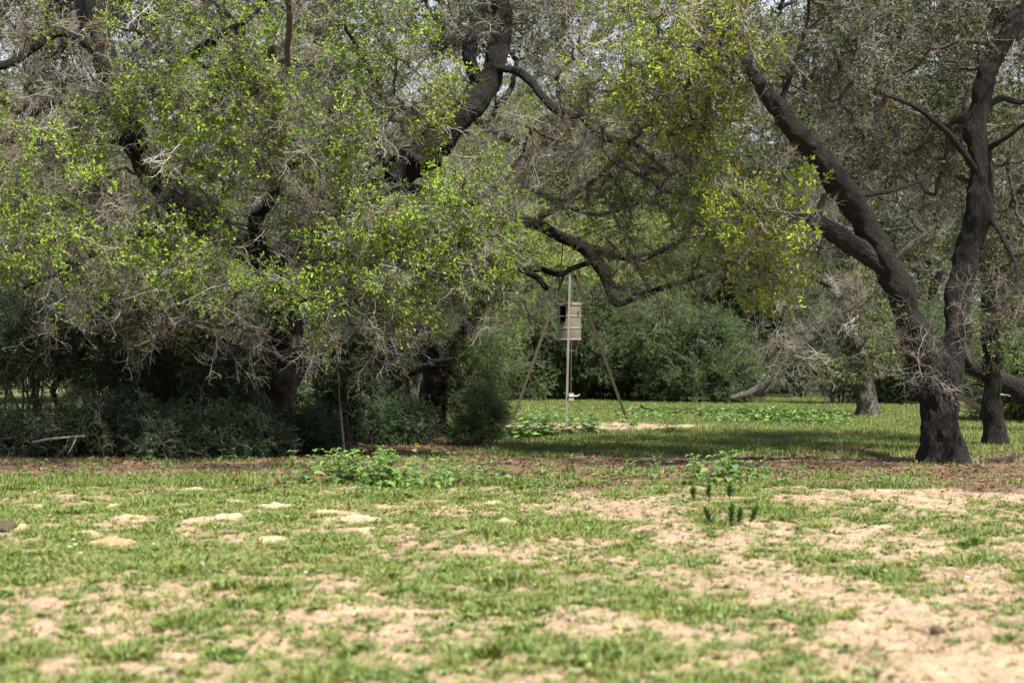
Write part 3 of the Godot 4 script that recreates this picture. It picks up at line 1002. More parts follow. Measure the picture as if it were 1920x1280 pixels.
	tree("live_oak", "live oak behind the thicket with forked trunk and long limb arching over the feeder", "large live oaks", [
		[Vector4(-1.639, -0.016, -31.0, 0.399), Vector4(-1.639, 0.515, -31.0, 0.299), Vector4(-1.605, 1.29, -31.0, 0.277), Vector4(-1.683, 1.788, -31.0, 0.288), Vector4(-1.771, 2.397, -31.0, 0.221), Vector4(-1.852, 3.147, -30.5, 0.174), Vector4(-1.607, 3.871, -30.0, 0.161), Vector4(-1.159, 4.466, -29.5, 0.158)],
		[Vector4(-1.605, 1.29, -31.0, 0.21), Vector4(-1.273, 1.788, -31.0, 0.166), Vector4(-0.825, 2.392, -30.8, 0.143), Vector4(-0.489, 3.033, -30.4, 0.119), Vector4(-0.321, 3.764, -30.0, 0.096), Vector4(0.0, 4.729, -30.0, 0.064)],
		[Vector4(-1.269, 4.264, -29.6, 0.118), Vector4(-0.311, 4.469, -29.0, 0.116), Vector4(0.407, 4.185, -28.5, 0.114), Vector4(1.0, 3.84, -28.0, 0.112), Vector4(1.45, 3.57, -28.0, 0.12), Vector4(1.7, 3.27, -28.0, 0.104), Vector4(1.8, 2.87, -28.0, 0.072), Vector4(2.0, 2.62, -28.0, 0.064), Vector4(2.333, 2.762, -27.8, 0.056), Vector4(2.809, 2.901, -27.6, 0.055), Vector4(3.594, 3.174, -27.2, 0.039), Vector4(4.243, 3.548, -27.0, 0.023)],
		[Vector4(1.15, 3.72, -28.0, 0.088), Vector4(1.6, 3.64, -28.0, 0.088), Vector4(2.085, 3.506, -27.8, 0.087), Vector4(2.366, 3.443, -27.6, 0.079), Vector4(2.74, 3.577, -27.4, 0.063), Vector4(3.279, 3.837, -27.0, 0.039), Vector4(3.88, 4.174, -26.5, 0.023)],
		[Vector4(1.6, 3.44, -28.0, 0.048), Vector4(1.204, 3.326, -28.1, 0.048), Vector4(0.906, 3.181, -28.2, 0.048), Vector4(0.507, 3.294, -28.4, 0.057), Vector4(0.123, 3.326, -28.6, 0.074)],
		[Vector4(0.153, 3.306, -28.6, 0.065), Vector4(0.455, 3.136, -28.3, 0.057), Vector4(0.685, 2.879, -28.2, 0.04)],
		[Vector4(0.407, 4.185, -28.5, 0.065), Vector4(1.543, 4.898, -27.0, 0.054), Vector4(2.186, 5.443, -25.5, 0.044), Vector4(2.887, 6.08, -24.5, 0.035), Vector4(3.257, 6.674, -24.0, 0.027), Vector4(3.6, 7.874, -24.0, 0.021)],
		[Vector4(-1.054, 4.466, -29.5, 0.076), Vector4(0.0, 5.039, -29.0, 0.066), Vector4(0.919, 4.583, -28.6, 0.065), Vector4(1.623, 4.359, -28.4, 0.041), Vector4(2.4, 4.52, -28.0, 0.024)],
	], [
		["y", Vector3(2.934, 5.977, -22.2), Vector3(0.832, 0.832, 1.2), 60], ["y", Vector3(2.36, 6.843, -23.6), Vector3(0.927, 0.674, 1.0), 34], ["y", Vector3(2.866, 5.325, -23.6), Vector3(0.927, 0.506, 0.9), 34], ["y", Vector3(1.925, 6.08, -24.5), Vector3(0.787, 0.613, 0.9), 16], ["g", Vector3(2.465, 7.482, -23.8), Vector3(1.105, 0.425, 1.0), 6],
		["g", Vector3(3.686, 4.146, -24.0), Vector3(0.686, 0.394, 0.8), 22], ["g", Vector3(3.371, 3.605, -24.2), Vector3(0.691, 0.519, 0.8), 22], ["y", Vector3(4.114, 3.246, -24.0), Vector3(0.514, 0.6, 0.8), 18], ["g", Vector3(3.995, 3.912, -23.8), Vector3(0.51, 0.34, 0.6), 12],
		["t", Vector3(2.186, 4.168, -25.5), Vector3(1.093, 0.729, 1.1), 28], ["t", Vector3(3.075, 4.605, -24.6), Vector3(0.791, 0.527, 0.9), 26], ["t", Vector3(3.005, 2.802, -25.5), Vector3(1.093, 0.546, 0.9), 12], ["t", Vector3(2.229, 3.476, -26.0), Vector3(0.836, 0.464, 0.9), 12], ["t", Vector3(1.325, 4.742, -26.5), Vector3(0.852, 0.568, 1.0), 14], ["t", Vector3(3.839, 2.332, -25.0), Vector3(0.804, 0.357, 0.8), 2],
		["t", Vector3(2.143, 5.546, -25.0), Vector3(0.893, 0.625, 1.0), 28], ["t", Vector3(0.6, 4.62, -28.0), Vector3(0.7, 0.5, 1.0), 16], ["d", Vector3(0.0, 2.8, -30.0), Vector3(0.75, 0.643, 1.0), 4], ["t", Vector3(-1.0, 2.72, -28.0), Vector3(0.9, 0.6, 1.0), 4], ["f", Vector3(-2.143, 2.8, -30.0), Vector3(1.071, 0.643, 1.0), 8],
		["d", Vector3(2.486, 9.699, -29.0), Vector3(2.589, 0.932, 3.0), 8], ["t", Vector3(1.054, 8.733, -29.5), Vector3(1.264, 0.527, 1.2), 56], ["d", Vector3(2.9, 8.32, -28.0), Vector3(1.4, 0.5, 1.2), 16], ["t", Vector3(0.948, 7.416, -29.5), Vector3(1.686, 1.159, 1.2), 70], ["d", Vector3(-0.107, 8.371, -30.0), Vector3(1.286, 0.75, 1.2), 26], ["t", Vector3(2.2, 7.72, -28.0), Vector3(1.2, 0.8, 1.2), 24], ["t", Vector3(0.429, 6.014, -30.0), Vector3(1.286, 0.643, 1.0), 20], ["g", Vector3(0.295, 2.566, -33.0), Vector3(0.354, 0.471, 0.5), 6],
	])
	tree("live_oak", "live oak with dark trunk forking in two, standing in the grass at right", "large live oaks", [
		[Vector4(6.58, -0.033, -22.86, 0.361), Vector4(6.572, 0.147, -22.86, 0.3), Vector4(6.548, 0.555, -22.86, 0.274), Vector4(6.515, 1.045, -22.86, 0.287), Vector4(6.482, 1.412, -22.86, 0.308), Vector4(6.466, 1.698, -22.86, 0.201)],
		[Vector4(6.384, 1.126, -22.86, 0.22), Vector4(6.205, 1.779, -22.8, 0.207), Vector4(5.933, 2.343, -22.6, 0.185), Vector4(5.64, 2.976, -22.4, 0.197), Vector4(5.272, 3.598, -22.2, 0.175), Vector4(4.793, 4.169, -22.0, 0.174), Vector4(4.36, 4.691, -21.8, 0.16), Vector4(3.934, 5.125, -21.6, 0.127), Vector4(3.609, 5.493, -21.5, 0.107), Vector4(3.418, 6.094, -22.0, 0.097), Vector4(3.135, 6.909, -22.8, 0.086), Vector4(2.854, 7.911, -23.5, 0.055)],
		[Vector4(5.548, 2.973, -22.35, 0.131), Vector4(5.091, 3.234, -22.1, 0.142), Vector4(4.693, 3.454, -21.9, 0.135), Vector4(4.34, 3.615, -21.7, 0.108), Vector4(3.974, 3.74, -21.4, 0.076), Vector4(3.483, 3.735, -21.2, 0.049), Vector4(3.075, 3.94, -21.0, 0.031)],
		[Vector4(4.417, 3.569, -21.7, 0.057), Vector4(4.495, 3.824, -21.7, 0.05), Vector4(4.557, 4.018, -21.7, 0.032)],
		[Vector4(6.641, 1.126, -22.9, 0.221), Vector4(6.818, 1.863, -23.0, 0.202), Vector4(6.93, 2.524, -23.1, 0.189), Vector4(7.109, 3.274, -23.2, 0.196), Vector4(7.275, 3.854, -23.2, 0.183), Vector4(7.308, 4.682, -23.2, 0.17), Vector4(7.275, 5.428, -23.2, 0.162), Vector4(7.416, 6.008, -23.2, 0.149), Vector4(7.706, 6.588, -23.2, 0.136), Vector4(8.113, 7.192, -23.3, 0.122), Vector4(8.608, 8.052, -23.4, 0.069)],
		[Vector4(7.333, 5.469, -23.2, 0.06), Vector4(7.59, 5.634, -23.1, 0.048), Vector4(7.886, 5.559, -23.0, 0.04), Vector4(8.387, 5.769, -22.8, 0.027)],
		[Vector4(7.333, 4.807, -23.2, 0.054), Vector4(7.573, 4.996, -22.8, 0.04), Vector4(7.829, 5.168, -22.6, 0.033), Vector4(8.24, 5.056, -22.4, 0.019)],
		[Vector4(3.896, 5.318, -21.6, 0.038), Vector4(4.127, 5.935, -21.6, 0.032), Vector4(4.301, 6.498, -21.7, 0.026), Vector4(4.36, 6.988, -21.8, 0.019)],
		[Vector4(4.973, 3.984, -22.1, 0.051), Vector4(5.416, 4.069, -22.3, 0.046), Vector4(5.866, 4.171, -22.5, 0.039), Vector4(6.351, 4.344, -22.8, 0.02)],
		[Vector4(7.374, 3.854, -23.2, 0.054), Vector4(7.491, 3.489, -22.8, 0.04), Vector4(7.6, 2.816, -22.4, 0.026), Vector4(7.229, 2.323, -22.0, 0.019)],
		[Vector4(7.291, 4.434, -23.2, 0.054), Vector4(6.619, 5.006, -22.6, 0.047), Vector4(6.026, 5.342, -22.2, 0.033), Vector4(5.343, 5.544, -22.0, 0.019)],
	], [
		["s", Vector3(6.101, 2.085, -21.9), Vector3(0.704, 0.391, 0.6), 7], ["s", Vector3(6.993, 2.244, -22.0), Vector3(0.55, 0.471, 0.6), 6], ["s", Vector3(5.814, 1.773, -22.0), Vector3(0.393, 0.314, 0.5), 5], ["s", Vector3(6.521, 1.459, -22.0), Vector3(0.471, 0.283, 0.5), 5],
		["d", Vector3(4.32, 6.496, -22.4), Vector3(0.8, 0.64, 1.2), 34], ["d", Vector3(5.479, 6.168, -23.6), Vector3(1.011, 0.759, 1.4), 44], ["d", Vector3(6.731, 6.755, -24.8), Vector3(1.063, 0.797, 1.4), 40], ["d", Vector3(6.414, 5.571, -24.6), Vector3(0.966, 0.615, 1.2), 34], ["s", Vector3(4.843, 5.571, -22.6), Vector3(0.726, 0.565, 1.0), 30],
		["s", Vector3(5.829, 4.874, -24.0), Vector3(0.857, 0.514, 1.0), 26], ["s", Vector3(6.964, 4.654, -25.0), Vector3(0.714, 0.625, 1.0), 22], ["s", Vector3(8.104, 4.58, -24.4), Vector3(0.436, 0.959, 0.8), 20], ["d", Vector3(8.104, 3.273, -24.4), Vector3(0.523, 0.523, 0.7), 20], ["s", Vector3(3.84, 4.576, -22.4), Vector3(0.48, 0.4, 0.8), 14],
		["d", Vector3(5.357, 7.779, -25.0), Vector3(1.429, 0.446, 1.2), 36], ["d", Vector3(7.286, 7.902, -25.5), Vector3(1.275, 0.546, 1.2), 36], ["d", Vector3(6.364, 7.887, -27.0), Vector3(2.507, 0.771, 1.5), 60], ["d", Vector3(7.886, 6.846, -24.0), Vector3(0.686, 0.514, 1.2), 20], ["y", Vector3(3.786, 3.508, -21.2), Vector3(0.379, 0.273, 0.5), 12], ["y", Vector3(3.331, 3.697, -21.2), Vector3(0.379, 0.273, 0.5), 12],
		["d", Vector3(2.283, 7.925, -18.8), Vector3(1.746, 0.403, 1.0), 14], ["d", Vector3(5.64, 7.925, -18.8), Vector3(2.014, 0.403, 1.0), 36], ["d", Vector3(5.791, 8.247, -23.5), Vector3(2.686, 0.839, 3.0), 18], ["d", Vector3(8.393, 7.911, -23.5), Vector3(1.259, 1.175, 3.0), 50], ["s", Vector3(6.29, 1.872, -23.8), Vector3(0.51, 0.68, 0.8), 5],
	])
	tree("live_oak", "slim dark oak trunk bending right, just behind the forked oak at right edge", "", [
		[Vector4(8.898, -0.03, -27.5, 0.226), Vector4(8.869, 0.343, -27.5, 0.177), Vector4(8.839, 1.325, -27.5, 0.157), Vector4(8.82, 2.307, -27.5, 0.147), Vector4(8.82, 3.093, -27.5, 0.157), Vector4(8.918, 3.486, -27.5, 0.138)],
		[Vector4(8.839, 3.093, -27.5, 0.147), Vector4(9.036, 3.78, -27.5, 0.138), Vector4(9.281, 4.37, -27.5, 0.128), Vector4(9.541, 4.849, -27.4, 0.108), Vector4(9.909, 5.699, -27.2, 0.068), Vector4(10.221, 6.923, -27.0, 0.039)],
		[Vector4(8.81, 2.995, -27.5, 0.088), Vector4(8.67, 3.577, -27.4, 0.078), Vector4(8.658, 4.155, -27.3, 0.059), Vector4(8.341, 4.898, -27.0, 0.039), Vector4(8.1, 5.766, -27.0, 0.029)],
	], [
		["d", Vector3(9.643, 6.634, -27.0), Vector3(1.35, 1.35, 2.0), 60], ["d", Vector3(9.064, 4.03, -27.0), Vector3(0.675, 0.868, 1.2), 24], ["t", Vector3(8.22, 4.066, -27.4), Vector3(0.685, 0.979, 1.2), 26], ["d", Vector3(7.829, 6.219, -27.4), Vector3(1.174, 1.174, 1.5), 40], ["t", Vector3(9.025, 2.664, -26.6), Vector3(0.57, 0.57, 0.8), 22], ["d", Vector3(8.582, 8.659, -27.0), Vector3(1.929, 0.771, 2.5), 50],
	])
	tree("leaning_oak", "old grey oak beyond the clearing with a mossy limb arching down to the grass", "", [
		[Vector4(9.71, -0.057, -40.7, 0.349), Vector4(9.695, 0.321, -40.7, 0.262), Vector4(9.623, 0.902, -40.7, 0.233), Vector4(9.477, 1.484, -40.7, 0.247), Vector4(9.39, 2.211, -40.7, 0.247), Vector4(9.591, 3.24, -41.0, 0.205), Vector4(9.371, 3.899, -41.0, 0.117)],
		[Vector4(9.477, 2.065, -40.7, 0.174), Vector4(8.78, 2.377, -40.3, 0.158), Vector4(8.214, 2.314, -40.0, 0.157), Vector4(7.605, 1.941, -39.8, 0.128), Vector4(7.071, 1.487, -39.6, 0.113), Vector4(6.701, 1.036, -39.5, 0.113), Vector4(6.332, 0.728, -39.4, 0.084), Vector4(5.727, 0.561, -39.3, 0.056)],
		[Vector4(7.1, 1.543, -39.6, 0.113), Vector4(6.958, 1.133, -39.6, 0.099), Vector4(6.789, 0.78, -39.6, 0.085), Vector4(6.451, 0.622, -39.7, 0.057)],
		[Vector4(9.501, 2.649, -40.8, 0.16), Vector4(9.079, 3.094, -41.0, 0.146), Vector4(8.786, 3.606, -41.0, 0.117), Vector4(7.907, 4.119, -41.0, 0.088), Vector4(7.029, 4.997, -41.0, 0.059)],
		[Vector4(9.547, 3.094, -41.0, 0.146), Vector4(10.104, 3.679, -41.0, 0.117), Vector4(10.836, 4.558, -41.0, 0.088), Vector4(11.714, 5.29, -41.0, 0.059)],
	], [
		["l", Vector3(8.286, 2.6, -40.0), Vector3(1.0, 0.229, 0.5), 26], ["l", Vector3(7.284, 1.84, -39.6), Vector3(0.566, 0.339, 0.4), 18], ["l", Vector3(8.7, 1.339, -40.6), Vector3(0.725, 0.797, 0.7), 20], ["l", Vector3(8.04, 0.983, -40.2), Vector3(0.431, 0.574, 0.5), 6], ["f", Vector3(9.429, 1.914, -40.0), Vector3(0.857, 0.714, 0.8), 22],
		["t", Vector3(7.907, 4.119, -41.0), Vector3(1.464, 1.171, 1.5), 44], ["d", Vector3(10.227, 5.187, -41.5), Vector3(1.779, 1.482, 2.0), 60], ["d", Vector3(7.8, 5.98, -42.0), Vector3(1.8, 1.5, 2.0), 50], ["t", Vector3(9.234, 3.072, -40.4), Vector3(1.01, 0.577, 0.8), 30], ["d", Vector3(9.0, 7.48, -42.0), Vector3(3.0, 1.8, 3.0), 70],
	], 1.15, bark_lichen)
	tree("young_oak", "slender pale lichened trunk between the two leafy oaks", "", [
		[Vector4(-2.131, 0.004, -29.4, 0.137), Vector4(-2.131, 0.466, -29.4, 0.116), Vector4(-2.131, 1.096, -29.4, 0.105), Vector4(-2.163, 1.831, -29.4, 0.095), Vector4(-2.152, 2.566, -29.4, 0.084), Vector4(-2.034, 3.394, -29.2, 0.063)],
		[Vector4(-2.131, 1.411, -29.4, 0.063), Vector4(-2.33, 1.641, -29.0, 0.062), Vector4(-2.637, 1.772, -28.4, 0.051), Vector4(-3.0, 1.92, -28.0, 0.03)],
		[Vector4(-2.1, 1.254, -29.4, 0.063), Vector4(-1.761, 1.414, -29.0, 0.062), Vector4(-1.369, 1.539, -28.6, 0.051), Vector4(-1.116, 1.6, -28.4, 0.03)],
		[Vector4(-2.152, 1.149, -29.4, 0.052), Vector4(-2.366, 1.312, -28.8, 0.051), Vector4(-2.455, 1.62, -28.4, 0.041), Vector4(-2.719, 1.922, -28.2, 0.03)],
	], [["t", Vector3(-2.349, 2.131, -28.6), Vector3(0.817, 0.409, 0.8), 22], ["t", Vector3(-2.071, 3.589, -29.0), Vector3(0.621, 0.518, 0.8), 12]], 1.0, bark_pale)


func make_background() -> void:
	# each: pixel column, distance, height, spread, sort of foliage, label
	var list := [
		[Vector3(-17.582, 0.0, -49.231), 11.0, 4.6, "p", "dark oak at left edge, behind the thicket"],
		[Vector3(-15.247, 0.0, -52.706), 12.5, 4.5, "p", "oak behind the left thicket, seen under the left limb"],
		[Vector3(-12.759, 0.0, -56.709), 14.5, 4.6, "f", "oak far behind the large left oak"],
		[Vector3(-9.387, 0.0, -59.733), 15.0, 4.8, "p", "far oak whose crown shows right above the large left trunk"],
		[Vector3(-5.918, 0.0, -61.37), 15.0, 4.6, "f", "far oak between the two left trunks"],
		[Vector3(-1.548, 0.0, -72.258), 15.0, 4.8, "f", "pale far oak left of the feeder"],
		[Vector3(1.311, 0.0, -73.443), 14.0, 4.4, "f", "sunlit far oak straight above the feeder"],
		[Vector3(4.533, 0.0, -74.667), 15.0, 4.6, "f", "sunlit far oak just right of the feeder"],
		[Vector3(7.484, 0.0, -72.258), 15.5, 4.6, "f", "far oak behind the end of the arching limb"],
		[Vector3(10.413, 0.0, -71.111), 15.5, 4.8, "p", "far oak left of the old grey oak"],
		[Vector3(13.0, 0.0, -70.0), 15.0, 5.0, "p", "tall far oak under the slanting limb of the forked oak"],
		[Vector3(16.254, 0.0, -71.111), 15.5, 5.2, "p", "tall far oak behind the old grey oak"],
		[Vector3(18.708, 0.0, -68.923), 15.0, 5.0, "p", "tall far oak seen between the two forks at right"],
		[Vector3(22.25, 0.0, -70.0), 15.5, 5.0, "p", "tall far oak behind the slim trunk at right edge"],
		[Vector3(-25.714, 0.0, -80.0), 17.0, 6.0, "p", "farthest oak at far left, behind all others"],
		[Vector3(-15.709, 0.0, -81.455), 18.0, 6.0, "p", "farthest oak behind the large left crown"],
		[Vector3(-5.236, 0.0, -81.455), 19.0, 6.0, "f", "farthest oak showing between the two left oaks"],
		[Vector3(0.0, 0.0, -84.528), 19.0, 6.0, "f", "farthest oak above the airy yaupon"],
		[Vector3(3.2, 0.0, -81.455), 19.0, 6.0, "f", "farthest oak high above the feeder"],
		[Vector3(6.943, 0.0, -84.528), 20.0, 6.0, "f", "farthest oak right of the feeder, behind the arching limb"],
		[Vector3(13.673, 0.0, -81.455), 20.0, 6.0, "p", "farthest oak behind the slanting limb"],
		[Vector3(20.741, 0.0, -82.963), 21.0, 6.0, "p", "farthest oak between the forks at right"],
		[Vector3(27.345, 0.0, -81.455), 20.0, 6.0, "p", "farthest oak at the right edge"],
		[Vector3(20.923, 0.0, -57.436), 14.0, 4.6, "p", "far oak at the right edge"],
	]
	for b in list:
		var at: Vector3 = b[0]
		at.y = lie(at.x, at.z)
		var h: float = b[1]
		var w: float = b[2]
		var paths := []
		var clumps := []
		var lean := Vector3(rnd(-0.6, 0.6), 0, rnd(-0.4, 0.4))
		var fork := at + Vector3(lean.x, h * rnd(0.25, 0.34), lean.z)
		var r := rnd(0.2, 0.3)
		paths.append([v4(at, r * 1.4), v4(at + Vector3(0.05, 0.5, 0), r), v4(at.lerp(fork, 0.6) + any_dir() * 0.15, r * 0.9), v4(fork, r * 0.75)])
		for k in 5:
			var a := TAU * k / 5 + rnd(-0.4, 0.4)
			var tip := fork + Vector3(cos(a) * w * rnd(0.5, 0.8), h * rnd(0.2, 0.5), sin(a) * w * rnd(0.5, 0.8))
			paths.append([v4(fork - Vector3(0, 0.2, 0), r * 0.6), v4(fork.lerp(tip, 0.35) + any_dir() * 0.4, r * 0.5), v4(fork.lerp(tip, 0.7) + any_dir() * 0.5, r * 0.35), v4(tip, r * 0.15)])
			clumps.append([b[3], tip, Vector3(w * 0.42, h * 0.15, w * 0.42), 75])
			var hang := fork + Vector3(cos(a + 0.6) * w * 0.8, h * rnd(-0.02, 0.2), sin(a + 0.6) * w * 0.8)
			clumps.append([b[3] if k % 3 else "p", hang, Vector3(w * 0.4, h * 0.13, w * 0.4), 75])
		clumps.append([b[3], at + Vector3(0, h * 0.86, 0), Vector3(w * 0.55, h * 0.14, w * 0.55), 110])
		tree("far_oak", b[4], "far oaks closing the clearing", paths, clumps, 1.5, bark_pale)


func v4(p: Vector3, r: float) -> Vector4:
	return Vector4(p.x, p.y, p.z, r)


func make_thickets() -> void:
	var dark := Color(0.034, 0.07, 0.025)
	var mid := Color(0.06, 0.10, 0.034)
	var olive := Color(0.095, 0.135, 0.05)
	var deep_shaded := Color(0.019, 0.040, 0.014)  # crown shade put into the leaf colour of the front thicket bushes
	# left thicket under the large oak
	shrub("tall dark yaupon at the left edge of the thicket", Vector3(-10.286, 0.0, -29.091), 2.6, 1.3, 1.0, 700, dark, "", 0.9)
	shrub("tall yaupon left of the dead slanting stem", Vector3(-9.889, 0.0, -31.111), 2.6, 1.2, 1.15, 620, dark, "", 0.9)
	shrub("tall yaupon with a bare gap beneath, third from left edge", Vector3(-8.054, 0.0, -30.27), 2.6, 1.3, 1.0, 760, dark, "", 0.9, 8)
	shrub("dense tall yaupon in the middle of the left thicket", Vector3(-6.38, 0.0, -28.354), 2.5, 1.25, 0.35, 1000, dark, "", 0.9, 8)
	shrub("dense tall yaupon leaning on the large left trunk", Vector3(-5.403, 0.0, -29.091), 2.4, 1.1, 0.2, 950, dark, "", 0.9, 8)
	shrub("tangled tall yaupon at the left, in front of the dead slanting stem", Vector3(-8.273, 0.0, -25.455), 2.5, 0.8, 1.0, 420, deep_shaded, "", 0.85, 7)
	shrub("tangled tall yaupon rising behind the low bush right of the fallen stick", Vector3(-6.446, 0.0, -25.6), 2.5, 0.8, 0.5, 520, deep_shaded, "", 0.85, 7)
	shrub("tangled tall yaupon filling the space left of the large trunk", Vector3(-5.211, 0.0, -25.6), 2.4, 0.8, 0.2, 560, deep_shaded, "", 0.85, 7)
	shrub("low dark bush at the left edge, below the gap", Vector3(-8.356, 0.0, -24.889), 0.45, 1.0, 0.02, 260, deep_shaded, "", 0.8)
	shrub("low dark bush under the pale fallen stick", Vector3(-7.13, 0.0, -24.348), 0.42, 0.9, 0.02, 250, deep_shaded, "", 0.8)
	shrub("low dark bush right of the pale fallen stick", Vector3(-6.261, 0.0, -24.348), 0.58, 0.9, 0.02, 300, deep_shaded, "", 0.8)
	shrub("low bush in front of the dense tall yaupon", Vector3(-5.234, 0.0, -23.83), 0.5, 0.9, 0.02, 330, deep_shaded, "", 0.8)
	shrub("bluish dark bush at the foot of the large left trunk", Vector3(-4.559, 0.0, -24.086), 0.5, 0.9, 0.02, 400, deep_shaded, "", 0.8)
	shrub("bushy yaupon right against the large left trunk", Vector3(-3.506, 0.0, -25.169), 0.5, 0.7, 0.02, 300, deep_shaded, "", 0.8)
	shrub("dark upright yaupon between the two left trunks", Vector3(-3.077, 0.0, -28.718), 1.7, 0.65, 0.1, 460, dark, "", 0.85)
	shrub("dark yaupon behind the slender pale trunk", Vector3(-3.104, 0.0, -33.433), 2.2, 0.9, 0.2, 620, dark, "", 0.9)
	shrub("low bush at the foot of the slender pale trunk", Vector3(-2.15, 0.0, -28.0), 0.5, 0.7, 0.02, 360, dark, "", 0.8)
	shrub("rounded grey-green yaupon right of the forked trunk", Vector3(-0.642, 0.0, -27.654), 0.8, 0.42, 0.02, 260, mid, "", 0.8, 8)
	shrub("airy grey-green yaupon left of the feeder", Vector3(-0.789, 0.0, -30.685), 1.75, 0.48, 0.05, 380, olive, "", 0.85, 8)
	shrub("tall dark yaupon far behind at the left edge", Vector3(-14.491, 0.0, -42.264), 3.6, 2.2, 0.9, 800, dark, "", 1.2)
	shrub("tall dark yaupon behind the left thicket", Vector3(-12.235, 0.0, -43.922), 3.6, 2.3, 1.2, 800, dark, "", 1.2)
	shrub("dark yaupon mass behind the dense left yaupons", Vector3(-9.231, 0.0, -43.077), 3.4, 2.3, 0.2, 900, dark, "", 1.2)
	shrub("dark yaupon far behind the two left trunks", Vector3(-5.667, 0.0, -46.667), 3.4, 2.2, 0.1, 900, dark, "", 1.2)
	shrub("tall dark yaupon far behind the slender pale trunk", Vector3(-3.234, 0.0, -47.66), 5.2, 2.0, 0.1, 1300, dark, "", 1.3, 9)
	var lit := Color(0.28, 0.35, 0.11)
	shrub("tall sunlit green bush standing above the hedge, left of the tripod top", Vector3(0.548, 0.0, -61.37), 7.0, 2.4, 2.2, 1500, lit, "", 1.5, 9, "tall_bush")
	shrub("tall sunlit green bush standing above the hedge, behind the tripod top", Vector3(2.556, 0.0, -62.222), 7.6, 2.4, 2.2, 1500, lit, "", 1.5, 9, "tall_bush")
	shrub("tall sunlit green bush standing above the hedge, right of the tripod top", Vector3(4.493, 0.0, -61.37), 7.0, 2.4, 2.2, 1500, lit, "", 1.5, 9, "tall_bush")
	shrub("tall green bush standing above the hedge, below the last yellow sprays", Vector3(7.135, 0.0, -60.541), 6.6, 2.6, 2.0, 1500, Color(0.10, 0.145, 0.04), "", 1.5, 9, "tall_bush")
	shrub("tall green bush standing above the hedge, left of the old grey oak", Vector3(9.946, 0.0, -60.541), 6.8, 2.6, 2.0, 1400, Color(0.085, 0.12, 0.04), "", 1.5, 9, "tall_bush")
	dark = Color(0.065, 0.108, 0.04)
	mid = Color(0.09, 0.14, 0.05)
	olive = Color(0.11, 0.155, 0.06)
	# hedge of yaupons closing the far side of the clearing
	var far := [
		[880, 757, 3.2, 1.7, mid, "far yaupon left of the feeder's left leg"], [975, 751, 3.6, 2.0, mid, "far yaupon behind the feeder's left leg"], [1050, 749, 4.0, 2.0, dark, "dark far yaupon straight behind the drum"],
		[1125, 750, 3.9, 2.0, dark, "dark far yaupon between drum and right leg"], [1200, 751, 3.6, 2.0, dark, "far yaupon right of the feeder's right leg"], [1275, 753, 3.3, 1.9, mid, "far yaupon under the end of the arching limb"],
		[1345, 755, 2.9, 1.6, dark, "dense dark far yaupon left of the mossy limb's tip"], [1420, 738, 3.6, 2.4, olive, "olive far yaupon behind the mossy limb's tip"], [1500, 744, 3.4, 2.2, dark, "dark far yaupon under the mossy arching limb"],
		[1570, 757, 2.6, 1.5, dark, "dark far yaupon left of the old grey trunk"], [1675, 758, 2.8, 1.7, dark, "dark far yaupon right of the old grey trunk"], [1740, 752, 3.0, 2.0, mid, "far yaupon hidden behind the forked trunk"],
		[1830, 748, 3.4, 2.2, olive, "olive far yaupon between forked oak and slim oak"], [1925, 790, 1.5, 1.0, mid, "low yaupon at the right edge under the leaning log"], [1960, 752, 3.4, 2.2, olive, "olive far yaupon at the right edge"],
	]
	for f in far:
		var d: float = 2800.0 * 1.6 / (f[1] - 672.0)
		shrub(f[5], Vector3((f[0] - 960.0) / 2800.0 * d, 0, -d), f[2], f[3], 0.03, 1000, f[4], "yaupons closing the clearing", 1.35, 9)


